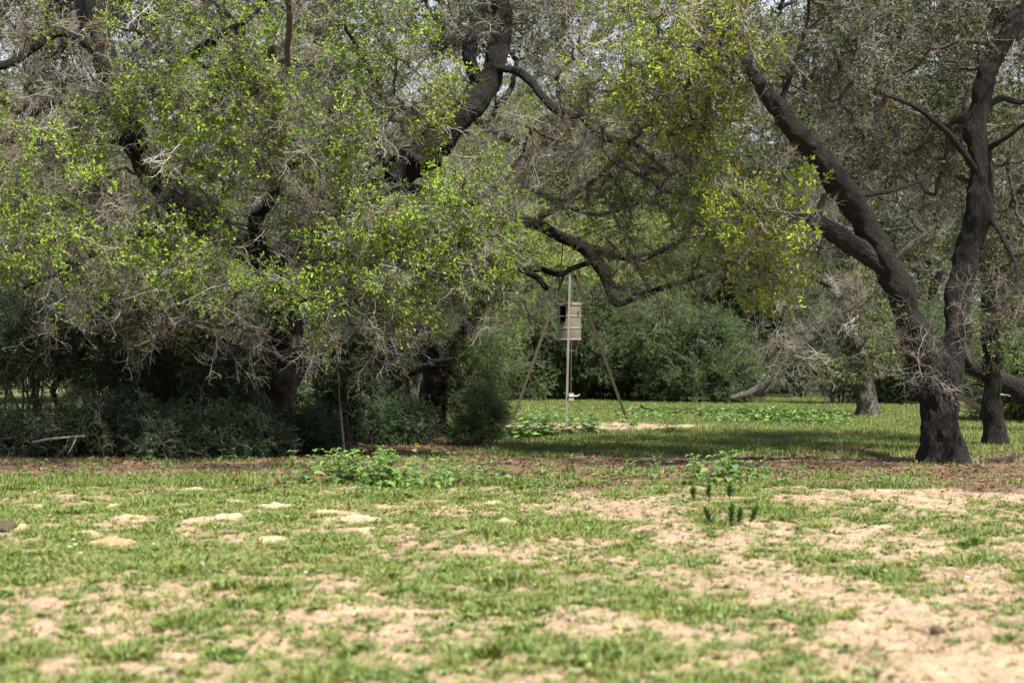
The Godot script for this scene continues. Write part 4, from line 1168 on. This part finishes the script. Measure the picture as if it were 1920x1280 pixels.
func make_feeder() -> void:
	var at := Vector3(1.38, 0, -36.2)
	at.y = lie(at.x, at.z)
	var root := thing("game_feeder", at, "tripod game feeder with a banded olive drum hung between three legs", "feeder")
	var paint := plain(Color(0.05, 0.043, 0.029), 0.7)
	var galv := plain(Color(0.085, 0.08, 0.072), 0.7, 0.1)
	var rust := plain(Color(0.15, 0.07, 0.04), 0.85)
	var blotch := FastNoiseLite.new()
	blotch.seed = 44
	blotch.frequency = 0.012
	blotch.fractal_octaves = 4
	var olive := StandardMaterial3D.new()
	olive.albedo_texture = noise_picture(blotch, 256, ramp([[0.0, Color(0.095, 0.09, 0.065)], [0.5, Color(0.13, 0.123, 0.09)], [0.8, Color(0.15, 0.14, 0.105)], [1.0, Color(0.11, 0.085, 0.06)]]))
	olive.roughness = 0.6
	var top := 3.6
	var feet := [Vector3(-1.41, 0, -0.1), Vector3(1.53, 0, -1.3), Vector3(-0.12, 0, 1.55)]
	var heads := [Vector3(-0.12, top, -0.05), Vector3(0.15, top, -0.12), Vector3(0.02, top, 0.12)]
	for k in 3:
		var s := Shape.new()
		var foot: Vector3 = feet[k]
		foot.y = lie(at.x + foot.x, at.z + foot.z) - at.y - 0.03
		var dir: Vector3 = (heads[k] - foot).normalized()
		var x := dir.cross(Vector3.FORWARD).normalized()
		s.box(Transform3D(Basis(x, dir, x.cross(dir)), (foot + heads[k]) * 0.5), Vector3(0.052 if k == 2 else 0.066, foot.distance_to(heads[k]), 0.052 if k == 2 else 0.066), Color.WHITE)
		var leg := part(root, "leg", s.mesh(), galv if k == 2 else paint)
		var pad := Shape.new()
		pad.box(Transform3D(Basis.IDENTITY, foot + Vector3(0, 0.035, 0)), Vector3(0.13, 0.02, 0.13), Color.WHITE)
		part(leg, "foot_plate", pad.mesh(), rust)
	var plate := Shape.new()
	plate.box(Transform3D(Basis.IDENTITY, Vector3(0.015, top + 0.02, -0.02)), Vector3(0.42, 0.04, 0.34), Color.WHITE)
	part(root, "top_plate", plate.mesh(), paint)
	# brace between the legs at the height of the drum's lid
	var level := 2.93
	for k in 3:
		var a: Vector3 = feet[k].lerp(heads[k], level / top)
		var b: Vector3 = feet[(k + 1) % 3].lerp(heads[(k + 1) % 3], level / top)
		var s := Shape.new()
		var dir := (b - a).normalized()
		var x := dir.cross(Vector3.UP).normalized()
		s.box(Transform3D(Basis(x, dir, x.cross(dir)), (a + b) * 0.5 + Vector3(0, 0.004 * k, 0)), Vector3(0.03, a.distance_to(b), 0.024), Color.WHITE)
		part(root, "brace", s.mesh(), rust)
	var drum := Shape.new()
	var h := 0.87
	var r := 0.285
	drum.lathe(PackedVector2Array([Vector2(0.0, 0.0), Vector2(r - 0.02, 0.0), Vector2(r, 0.015), Vector2(r, h - 0.015), Vector2(r - 0.02, h), Vector2(0.0, h)]), 40, Color.WHITE)
	var mid := Vector3(0.015, 2.02, -0.04)
	var dm := part(root, "drum", drum.mesh(), olive)
	dm.position = mid
	for y in [0.02, 0.29, 0.58, 0.85]:
		var band := Shape.new()
		band.lathe(PackedVector2Array([Vector2(r - 0.004, y - 0.022), Vector2(r + 0.013, y - 0.01), Vector2(r + 0.013, y + 0.01), Vector2(r - 0.004, y + 0.022)]), 40, Color.WHITE)
		part(dm, "band", band.mesh(), plain(Color(0.18, 0.17, 0.13), 0.55))
	var lid := Shape.new()
	lid.lathe(PackedVector2Array([Vector2(r + 0.018, h - 0.02), Vector2(r + 0.022, h + 0.012), Vector2(r - 0.01, h + 0.024), Vector2(0.0, h + 0.05)]), 40, Color.WHITE)
	part(dm, "lid", lid.mesh(), olive)
	var latch := Shape.new()
	latch.box(Transform3D(Basis(Vector3.UP, -0.75), Vector3(0.21, 0.66, 0.21)), Vector3(0.05, 0.07, 0.05), Color.WHITE)
	part(dm, "latch", latch.mesh(), rust)
	# dark patch on the upper left of the drum, uneven along its lower edge
	var dark_area := Shape.new()
	for k in 9:
		var a := PI * (0.62 + 0.022 * k)
		for q in 2:
			var y := 0.82 if q else 0.42 + 0.09 * sin(k * 2.3)
			dark_area.v.append(Vector3(cos(a) * (r + 0.004), y, sin(a) * (r + 0.004)))
			dark_area.n.append(Vector3(cos(a), 0, sin(a)))
			dark_area.c.append(Color.WHITE)
			dark_area.uv.append(Vector2(k, q))
	for k in 8:
		dark_area.i.append_array([k * 2, k * 2 + 1, k * 2 + 2, k * 2 + 2, k * 2 + 1, k * 2 + 3])
	part(dm, "dark_patch", dark_area.mesh(), plain(Color(0.03, 0.032, 0.035), 0.8))
	var cone := Shape.new()
	cone.lathe(PackedVector2Array([Vector2(0.03, -0.16), Vector2(0.07, -0.15), Vector2(0.2, -0.002)]), 24, Color.WHITE)
	part(dm, "hopper", cone.mesh(), paint)
	for k in 4:
		var a := TAU * k / 4 + 0.5
		var s := Shape.new()
		s.tube(PackedVector3Array([Vector3(cos(a) * 0.2, 0, sin(a) * 0.2), Vector3(cos(a) * 0.17, -0.38, sin(a) * 0.17)]), PackedFloat32Array([0.02, 0.02]), 6, Color.WHITE)
		part(dm, "spinner_rod", s.mesh(), paint)
	var disc := Shape.new()
	disc.lathe(PackedVector2Array([Vector2(0.0, -0.26), Vector2(0.16, -0.26), Vector2(0.165, -0.245), Vector2(0.0, -0.245)]), 24, Color.WHITE)
	part(dm, "spinner_plate", disc.mesh(), galv)
	var cable := Shape.new()
	cable.tube(PackedVector3Array([mid + Vector3(0, h + 0.04, 0), Vector3(0.015, top, -0.02)]), PackedFloat32Array([0.008, 0.008]), 6, Color.WHITE)
	part(root, "hoist_cable", cable.mesh(), galv)
	var w := Shape.new()
	var wp := feet[2].lerp(heads[2], 0.19) as Vector3
	w.box(Transform3D(Basis.IDENTITY, wp + Vector3(0.1, 0, 0.03)), Vector3(0.12, 0.17, 0.12), Color.WHITE)
	w.tube(PackedVector3Array([wp + Vector3(0.05, 0.02, 0.1), wp + Vector3(0.24, 0.02, 0.1), wp + Vector3(0.3, 0.06, 0.1)]), PackedFloat32Array([0.018, 0.018, 0.014]), 8, Color.WHITE)
	var winch := part(root, "winch", w.mesh(), plain(Color(0.4, 0.39, 0.36), 0.45, 0.4))
	var line := Shape.new()
	line.tube(PackedVector3Array([wp + Vector3(0.09, 0.06, 0.05), heads[2] + Vector3(0.05, -0.05, 0.05)]), PackedFloat32Array([0.006, 0.006]), 5, Color.WHITE)
	part(winch, "winch_cable", line.mesh(), galv)


func make_weeds() -> void:
	var near := [
		[600, 888, 0.32, 5, 0], [640, 905, 0.38, 6, 0], [690, 908, 0.46, 6, 1], [735, 908, 0.42, 5, 2], [780, 916, 0.3, 5, 0], [825, 900, 0.36, 5, 0], [856, 908, 0.28, 4, 0],
		[922, 908, 0.28, 4, 0], [962, 903, 0.24, 4, 0], [1003, 893, 0.26, 3, 0], [528, 910, 0.2, 3, 0], [440, 920, 0.14, 2, 0], [165, 898, 0.2, 3, 0], [55, 897, 0.15, 2, 0],
		[290, 870, 0.17, 2, 0], [422, 870, 0.19, 2, 0], [1160, 902, 0.22, 3, 0], [1222, 900, 0.26, 4, 0], [1372, 908, 0.42, 6, 0], [1338, 900, 0.34, 5, 0], [1415, 906, 0.28, 4, 0], [1448, 893, 0.18, 2, 0], [1602, 906, 0.16, 2, 0], [1036, 932, 0.22, 3, 0], [700, 925, 0.2, 4, 0], [885, 900, 0.24, 4, 0], [1090, 893, 0.18, 3, 0], [1255, 890, 0.15, 2, 0], [1500, 893, 0.14, 2, 0], [1130, 912, 0.16, 3, 0],
	]
	var words := [
		"leafy weed at the left end of the big weed patch", "leafy weed second in the big patch, beside the thin dead stalk", "tall leafy weed with a yellow flower in the big patch", "broad leafy weed with two yellow flowers, centre of the big patch",
		"short leafy weed at the front of the big patch", "leafy weed right of the reddish dirt clod", "leafy weed at the right end of the big patch", "leafy weed just left of the dark dirt clod", "low leafy weed touching the dark dirt clod",
		"low weed at the right of the dark dirt clod", "small weed standing alone left of the big weed patch", "tiny weed in the grass below the left thicket", "broad-leaved weed in front of the low bush at far left", "two-stemmed weed at the left edge of the picture",
		"pale seedling in front of the pale fallen stick", "pale seedling below the large left trunk", "small weed on the litter between feeder and camera", "small weed cluster on the litter left of the large lone weed", "large lone leafy weed on the brown litter, right of centre",
		"leafy weed at the left side of the large lone weed", "leafy weed at the right side of the large lone weed", "seedling right of the large lone weed", "seedling in the grass left of the forked oak", "dark weed alone in the sunny grass, centre", "ground-hugging weed in front of the big patch", "leafy weed filling the gap right of the big patch", "small weed on the litter straight below the feeder", "tiny weed on the litter, between the weed cluster and the large lone weed", "tiny seedling on the litter midway from the large lone weed to the forked oak", "small weed at the grass edge below the feeder",
	]
	for k in near.size():
		var w: Array = near[k]
		var d: float = 2800.0 * 1.6 / (w[1] - 672.0)
		weed(Vector3((w[0] - 960.0) / 2800.0 * d, 0, -d), w[2] * 1.1, w[3] + (6 if k < 8 else 2 if w[3] > 3 else 0), words[k], "leafy weeds along the edge of the shade", true, (0.09 if k < 8 else 0.055) * w[3], Color(0.06, 0.135, 0.05), w[4])
	var strip := [
		[90, 885, "seedling between the two-stemmed weed and the broad-leaved one, far left"], [240, 902, "seedling right of the broad-leaved weed, far left"], [335, 893, "small weed below the pale seedling in front of the fallen stick"], [380, 912, "small weed in grass left of the tiny weed, below the left thicket"],
		[480, 893, "small weed on litter left of the lone weed by the big patch"], [505, 925, "low weed in the grass below the lone weed by the big patch"], [570, 920, "low weed at the lower left corner of the big patch"], [665, 935, "low weed in the grass below the big patch, left half"], [755, 935, "low weed in the grass below the big patch, right half"],
		[905, 880, "weed behind the weeds at the dark dirt clod"], [945, 925, "pale low weed in front of the dark dirt clod"], [985, 918, "low weed right of and below the dark dirt clod"], [1045, 885, "small weed on brown litter, below the feeder's front leg"], [1075, 915, "low weed right of the dark weed in the sunny grass"],
		[1190, 888, "weed joining the two weed clusters on the litter"], [1290, 912, "low weed left of the large lone weed"], [1310, 893, "weed peeping out behind the large lone weed's left side"], [1395, 925, "low weed in front of the large lone weed"], [1425, 920, "low pale weed at the lower right of the large lone weed"], [1480, 912, "low weed in the grass well right of the large lone weed"], [1555, 915, "low weed in the grass left of the seedling by the forked oak"], [1650, 912, "low weed in the grass near the forked oak's foot"],
	]
	for w in strip:
		var d: float = 2800.0 * 1.6 / (w[1] - 672.0)
		weed(Vector3((w[0] - 960.0) / 2800.0 * d, 0, -d), rnd(0.12, 0.26), rng.randi_range(2, 6), w[2], "small weeds scattered along the shade's edge", false, rnd(0.08, 0.25), Color(0.075, 0.15, 0.045).lerp(Color(0.12, 0.17, 0.04), rng.randf()))
	var far := [
		[905, 822, 0.35, 9, 0.45, 0, "bright weed clump at the foot of the airy yaupon"], [960, 815, 0.2, 6, 0.3, 0, "low weeds by the feeder's left foot"], [1000, 818, 0.38, 14, 0.5, 3, "bright weed clump with yellow flowers left of the feeder's front leg"], [1085, 812, 0.32, 10, 0.4, 1, "weed clump right of the feeder's front leg"],
		[1125, 805, 0.2, 6, 0.4, 0, "low weeds between the feeder's front and right legs"], [1180, 806, 0.26, 5, 0.2, 1, "small weed at the feeder's right foot"], [1265, 812, 0.24, 6, 0.3, 0, "weed clump right of the feeder"], [1215, 783, 0.28, 12, 0.9, 0, "weed strip behind the feeder's right leg"],
		[1310, 783, 0.24, 10, 0.9, 0, "weed strip left of the dark twigs"], [1385, 790, 0.3, 12, 0.8, 0, "weed strip beyond the grass, left part"], [1450, 792, 0.34, 12, 0.8, 0, "weed strip beyond the grass, under the mossy limb"], [1530, 792, 0.3, 12, 0.8, 1, "weed strip beyond the grass, left of the old grey trunk"], [1575, 796, 0.26, 10, 0.5, 0, "weeds against the foot of the old grey trunk"], [1025, 788, 0.25, 10, 0.7, 0, "weeds behind the feeder's front leg"],
	]
	for w in far:
		var d: float = 2800.0 * 1.6 / (w[1] - 672.0)
		weed(Vector3((w[0] - 960.0) / 2800.0 * d, 0, -d), w[2] * 1.25, w[3] * 2, w[6], "weed clumps beyond the shade", false, w[4] * 1.2, Color(0.12, 0.22, 0.05), w[5])
	# upright sprouts with narrow leaves in the sunny grass
	var sprouts := [[1337, 985, 0.17, "narrow-leaved sprout leaning left, in the front row"], [1371, 985, 0.18, "narrow-leaved sprout in the middle of the front row"], [1384, 987, 0.14, "short sprout in the front row"], [1404, 985, 0.17, "narrow-leaved sprout leaning right, in the front row"], [1301, 945, 0.12, "narrow-leaved sprout at the left of the back row"], [1326, 938, 0.14, "narrow-leaved sprout in the middle of the back row"], [1368, 940, 0.12, "narrow-leaved sprout at the right of the back row"]]
	for k in sprouts.size():
		var w: Array = sprouts[k]
		var d: float = 2800.0 * 1.6 / (w[1] - 672.0)
		var at := Vector3((w[0] - 960.0) / 2800.0 * d, 0, -d)
		at.y = lie(at.x, at.z)
		var root := thing("green_sprout", at, w[3], "plant", "narrow-leaved sprouts")
		var lean := Vector3([-0.45, 0.0, 0.1, 0.4, -0.1, 0.1, 0.0][k], 1, rnd(-0.2, 0.2)).normalized()
		var s := Shape.new()
		s.tube(PackedVector3Array([Vector3(0, -0.01, 0), lean * w[2]]), PackedFloat32Array([0.004, 0.003]), 5, Color(0.1, 0.17, 0.05))
		part(root, "stem", s.mesh(), weed_mat)
		for q in 36:
			var l := Shape.new()
			var a := q * 2.4
			var t := 0.15 + 0.85 * q / 35.0
			var dir := (Vector3(cos(a), 0, sin(a)) + lean * (0.7 + t)).normalized()
			l.leaf(lean * w[2] * t, dir, dir.cross(lean).normalized(), 0.08, 0.024, 0.3, Color(0.028, 0.085, 0.018).lerp(Color(0.15, 0.24, 0.03), t * t * t))
			part(root, "leaf", l.mesh(), weed_mat)


func stick(base_name: String, label: String, category: String, path: Array, mat: Material, group := "") -> Node3D:
	var p: Vector4 = path[0]
	var o := thing(base_name, Vector3(p.x, p.y, p.z), label, category, group)
	part(o, "stem", woody(path, o.position), mat)
	return o


func side_twig(o: Node3D, path: Array, mat: Material) -> void:
	part(o, "side_branch", woody(path, o.position), mat)


func make_litter() -> void:
	# gopher mounds of clean sand
	var mounds := [
		[440, 944, 0.30, 0.075, "round pale sand mound in the left half, near the shade's edge"], [515, 952, 0.32, 0.06, "low sand mound right of the round one"], [240, 973, 0.32, 0.08, "sand mound in the left grass, beside a grass tuft"], [212, 948, 0.22, 0.05, "small sand mound at upper left"], [335, 945, 0.25, 0.04, "flat sand mound between two others at upper left"],
		[420, 975, 0.5, 0.07, "long double sand mound below the round one"], [610, 963, 0.3, 0.07, "sand mound below the big weed patch"], [665, 975, 0.4, 0.06, "broad sand mound below the big weed patch, right part"], [35, 990, 0.24, 0.08, "sand mound beside the dark clod at left edge"], [155, 1003, 0.36, 0.06, "sand mound at left, below the small one"],
		[215, 1020, 0.34, 0.11, "cracked reddish sand mound at left"], [310, 1028, 0.28, 0.06, "sand mound right of the cracked reddish one"], [515, 1012, 0.33, 0.07, "sand mound with a sharp crest in the left half"], [925, 945, 0.2, 0.05, "small sand mound near the centre"], [700, 995, 0.2, 0.04, "small pale sand mound in the grass left of centre"], [950, 978, 0.26, 0.06, "sand mound just left of the picture's centre line"], [360, 918, 0.3, 0.05, "sand mound in the shade's edge below the left bushes"], [70, 947, 0.35, 0.05, "flat sand mound at far left"],
	]
	for q in mounds:
		var d: float = 2800.0 * 1.6 / (q[1] - 672.0)
		var at := Vector3((q[0] - 960.0) / 2800.0 * d, 0, -d)
		at.y = lie(at.x, at.z)
		var m := Shape.new()
		var rings := 14
		var sides := 40
		for r in rings + 1:
			var t := float(r) / rings
			for s in sides + 1:
				var a := TAU * (s % sides) / sides
				var rr: float = q[2] * t * (1.0 + 0.35 * lumpy.get_noise_2d(cos(a) * 0.7 + at.x * 3, sin(a) * 0.7 + at.z * 3))
				var x := cos(a) * rr
				var z := sin(a) * rr * 0.9
				var y: float = 0.55 * q[3] * (exp(-4.0 * t * t) - 0.03) * (1.0 + 0.5 * lumpy.get_noise_2d((x + at.x) * 4, (z + at.z) * 4)) + 0.022 * lumpy.get_noise_2d((x + at.x) * 9, (z + at.z) * 14) * (1.0 - t)
				if r == rings:
					y = -0.03
				m.v.append(Vector3(x, y + lie(at.x + x, at.z + z) - at.y + 0.004, z))
				m.uv.append(Vector2(x, z))
				var b := 1.0 + 0.25 * lumpy.get_noise_2d(x * 6 + at.x, z * 6)
				m.c.append(Color(0.47, 0.35, 0.245) * b if q[4] != "cracked reddish sand mound at left" else Color(0.42, 0.26, 0.16) * b)
		m.n.resize(m.v.size())
		for r in rings + 1:
			for s in sides + 1:
				var e := m.v[r * (sides + 1) + (s + 1) % sides] - m.v[r * (sides + 1) + (s - 1 + sides) % sides]
				var f := m.v[mini(r + 1, rings) * (sides + 1) + s] - m.v[maxi(r - 1, 0) * (sides + 1) + s]
				var nn := e.cross(f)
				m.n[r * (sides + 1) + s] = nn.normalized() if nn.length() > 1e-9 else Vector3.UP
		for r in rings:
			for s in sides:
				var p := r * (sides + 1) + s
				var z := p + sides + 1
				m.i.append_array([p, z, p + 1, p + 1, z, z + 1])
		var o := part(self, "sand_mound", m.mesh(), sand_mat)
		o.position = at
		tag(o, q[4], "mound", "gopher mounds")
	# clods of dug earth
	var clods := [[955, 893, 0.16, "dark brown dirt clod among the weeds at centre", Color(0.09, 0.05, 0.033)], [775, 872, 0.14, "reddish dirt clod behind the big weed patch", Color(0.17, 0.095, 0.06)], [10, 992, 0.12, "black-brown dirt clod at the left edge", Color(0.06, 0.045, 0.03)], [1436, 1041, 0.05, "small dark clod on bare sand, right of centre", Color(0.06, 0.045, 0.035)], [1215, 1003, 0.08, "dark clod half hidden in a grass tuft", Color(0.07, 0.055, 0.035)], [1757, 1190, 0.045, "small dark clod on the sand at lower right", Color(0.07, 0.05, 0.035)], [1497, 1182, 0.045, "reddish clod in the grass at lower right", Color(0.14, 0.07, 0.04)]]
	for q in clods:
		var d: float = 2800.0 * 1.6 / (q[1] - 672.0)
		var at := Vector3((q[0] - 960.0) / 2800.0 * d, 0, -d)
		at.y = lie(at.x, at.z)
		var ball := SphereMesh.new()
		ball.radial_segments = 24
		ball.rings = 14
		var arr := ball.get_mesh_arrays()
		var vs: PackedVector3Array = arr[Mesh.ARRAY_VERTEX]
		for k in vs.size():
			var p := vs[k]
			vs[k] = p * 2.0 * q[2] * (1.0 + 0.5 * lumpy.get_noise_3d(p.x * 2 + d, p.y * 2, p.z * 2)) * Vector3(1, 0.6, 1)
		var st := SurfaceTool.new()
		st.begin(Mesh.PRIMITIVE_TRIANGLES)
		for k in arr[Mesh.ARRAY_INDEX]:
			st.add_vertex(vs[k])
		st.index()
		st.generate_normals()
		var o := part(self, "dirt_clod", st.commit(), plain(q[4], 0.95))
		o.position = at + Vector3(0, q[2] * 0.25, 0)
		tag(o, q[3], "clod", "dirt clods")
	var pale := plain(Color(0.24, 0.22, 0.18), 0.9)
	var f := stick("fallen_stick", "pale forked fallen stick lying across the low bushes at left", "branch", [Vector4(-7.569, 0.285, -23.6, 0.013), Vector4(-7.218, 0.341, -23.5, 0.02), Vector4(-6.657, 0.393, -23.3, 0.017)], pale)
	side_twig(f, [Vector4(-6.79, 0.385, -23.3, 0.013), Vector4(-6.827, 0.249, -23.2, 0.012), Vector4(-6.872, 0.131, -23.1, 0.008)], pale)
	stick("dead_stalk", "thin dead stalk standing upright left of the big weed patch", "stalk", [Vector4(-2.585, -0.024, -23.2, 0.018), Vector4(-2.635, 0.457, -23.2, 0.017), Vector4(-2.685, 1.037, -23.2, 0.015), Vector4(-2.701, 1.617, -23.2, 0.01)], bark_pale)
	var s := stick("dead_sapling", "dark bent dead stem slanting through the left thicket", "stem", [Vector4(-7.726, 0.411, -26.0, 0.046), Vector4(-7.911, 0.783, -26.0, 0.056), Vector4(-8.004, 1.061, -26.0, 0.056), Vector4(-7.707, 1.433, -26.0, 0.046), Vector4(-7.429, 1.804, -26.0, 0.037), Vector4(-7.317, 2.083, -26.0, 0.028)], bark)
	side_twig(s, [Vector4(-7.986, 1.015, -26.0, 0.014), Vector4(-8.293, 1.388, -25.8, 0.012), Vector4(-8.686, 1.893, -25.6, 0.009)], bark_pale)
	var l := stick("leaning_log", "dead leaning trunk sloping down to the right edge behind the slim oak", "log", [Vector4(9.782, 1.6, -33.0, 0.094), Vector4(10.133, 1.389, -32.8, 0.164), Vector4(10.595, 1.181, -32.6, 0.198), Vector4(11.166, 0.79, -32.4, 0.22), Vector4(11.96, 0.243, -32.2, 0.23), Vector4(12.571, -0.034, -32.0, 0.229)], bark)
	side_twig(l, [Vector4(10.191, 1.389, -32.8, 0.07), Vector4(9.92, 1.6, -32.6, 0.058), Vector4(9.72, 1.97, -32.4, 0.035)], bark)
	stick("fallen_log", "short grey log lying in the grass right of the forked oak", "log", [Vector4(7.188, 0.006, -23.0, 0.041), Vector4(7.361, 0.013, -22.9, 0.057), Vector4(7.647, 0.062, -22.9, 0.049), Vector4(7.688, 0.079, -22.9, 0.033)], bark_pale)
	stick("fallen_branch", "pale broken branch in the grass between forked oak and old grey oak", "branch", [Vector4(9.0, 0.0, -35.0, 0.037), Vector4(9.25, 0.05, -35.0, 0.05), Vector4(9.4, 0.012, -35.0, 0.037)], bark_pale)
	var cut := stick("cut_limb", "pale sawn limb lying left of the slim oak", "branch", [Vector4(9.782, 0.775, -33.0, 0.071), Vector4(9.9, 0.751, -33.0, 0.071), Vector4(10.489, 0.445, -33.0, 0.035)], plain(Color(0.22, 0.16, 0.12), 0.9))
	for k in 9:
		var a := rnd(-1.0, 1.0)
		side_twig(cut, [Vector4(10.136, 0.657, -33.0, 0.019), Vector4(10.312, 0.539, -33.0, 0.015) + Vector4(a * 0.3, rnd(-0.2, 0.3), rnd(-0.3, 0.3), 0), Vector4(10.489, 0.386, -33.0, 0.009) + Vector4(a, rnd(-0.3, 0.6), rnd(-0.5, 0.5), 0)], pale)
	var dt := stick("dark_twigs", "dark bare fallen twigs sticking up from the weeds right of the feeder", "branch", [Vector4(4.2, -0.005, -42.0, 0.045), Vector4(3.825, 0.19, -42.0, 0.045), Vector4(3.6, 0.28, -42.0, 0.03)], bark)
	side_twig(dt, [Vector4(4.2, -0.005, -42.0, 0.037), Vector4(4.725, 0.1, -42.0, 0.03), Vector4(5.1, -0.02, -42.0, 0.03)], bark)
	# bare branch reaching out by the feeder, from the airy yaupon
	var bb := stick("bare_branch", "pale bare branch reaching from the airy yaupon towards the feeder", "branch", [Vector4(-0.9, 1.15, -31.5, 0.017), Vector4(-0.336, 1.286, -31.4, 0.018), Vector4(0.112, 1.533, -31.3, 0.015), Vector4(0.446, 1.711, -31.2, 0.011)], pale)
	side_twig(bb, [Vector4(-0.056, 1.444, -31.3, 0.013), Vector4(0.167, 1.734, -31.2, 0.011), Vector4(0.334, 1.901, -31.2, 0.009)], pale)
	side_twig(bb, [Vector4(0.089, 1.522, -31.3, 0.013), Vector4(0.446, 1.511, -31.2, 0.011), Vector4(0.666, 1.4, -31.1, 0.009)], pale)
	# vine hanging from the arching limb down to the tripod
	stick("hanging_vine", "thin dark vine hanging from the arching limb beside the tripod top", "vine", [Vector4(0.96, 3.82, -28.0, 0.012), Vector4(0.94, 3.52, -28.0, 0.01), Vector4(0.9, 3.12, -28.0, 0.01), Vector4(0.87, 2.76, -28.0, 0.01)], bark)
	# little white flowers
	var flowers := [[341, 1000, "white flower at the centre of the left grass"], [136, 1024, "white flower left of the reddish mound"], [129, 1042, "lower left white flower of a pair"], [139, 1037, "upper right white flower of a pair"], [150, 1052, "white flower below the pair"], [286, 1037, "white flower beside the sand at left"], [571, 1087, "white flower in the middle of the near grass"], [92, 979, "white flower at far left"], [1810, 1098, "white flower at the right side"], [1040, 1060, "white flower right of centre"], [427, 950, "white flower by the round sand mound"]]
	for q in flowers:
		var d: float = 2800.0 * 1.6 / (q[1] - 672.0)
		var at := Vector3((q[0] - 960.0) / 2800.0 * d, 0, -d)
		at.y = lie(at.x, at.z)
		var root := thing("white_flower", at, q[2], "flower", "white flowers in the grass")
		var st := Shape.new()
		st.tube(PackedVector3Array([Vector3.ZERO, Vector3(0.01, 0.06, 0)]), PackedFloat32Array([0.002, 0.0015]), 4, Color(0.1, 0.17, 0.05))
		part(root, "stem", st.mesh(), weed_mat)
		var pt := Shape.new()
		for k in 9:
			var a := TAU * k / 9
			var dir := Vector3(cos(a), 0.35, sin(a)).normalized()
			pt.leaf(Vector3(0.01, 0.06, 0), dir, dir.cross(Vector3.UP).normalized(), 0.02, 0.011, 0.1, Color(0.8, 0.8, 0.76))
		part(root, "petals", pt.mesh(), weed_mat)
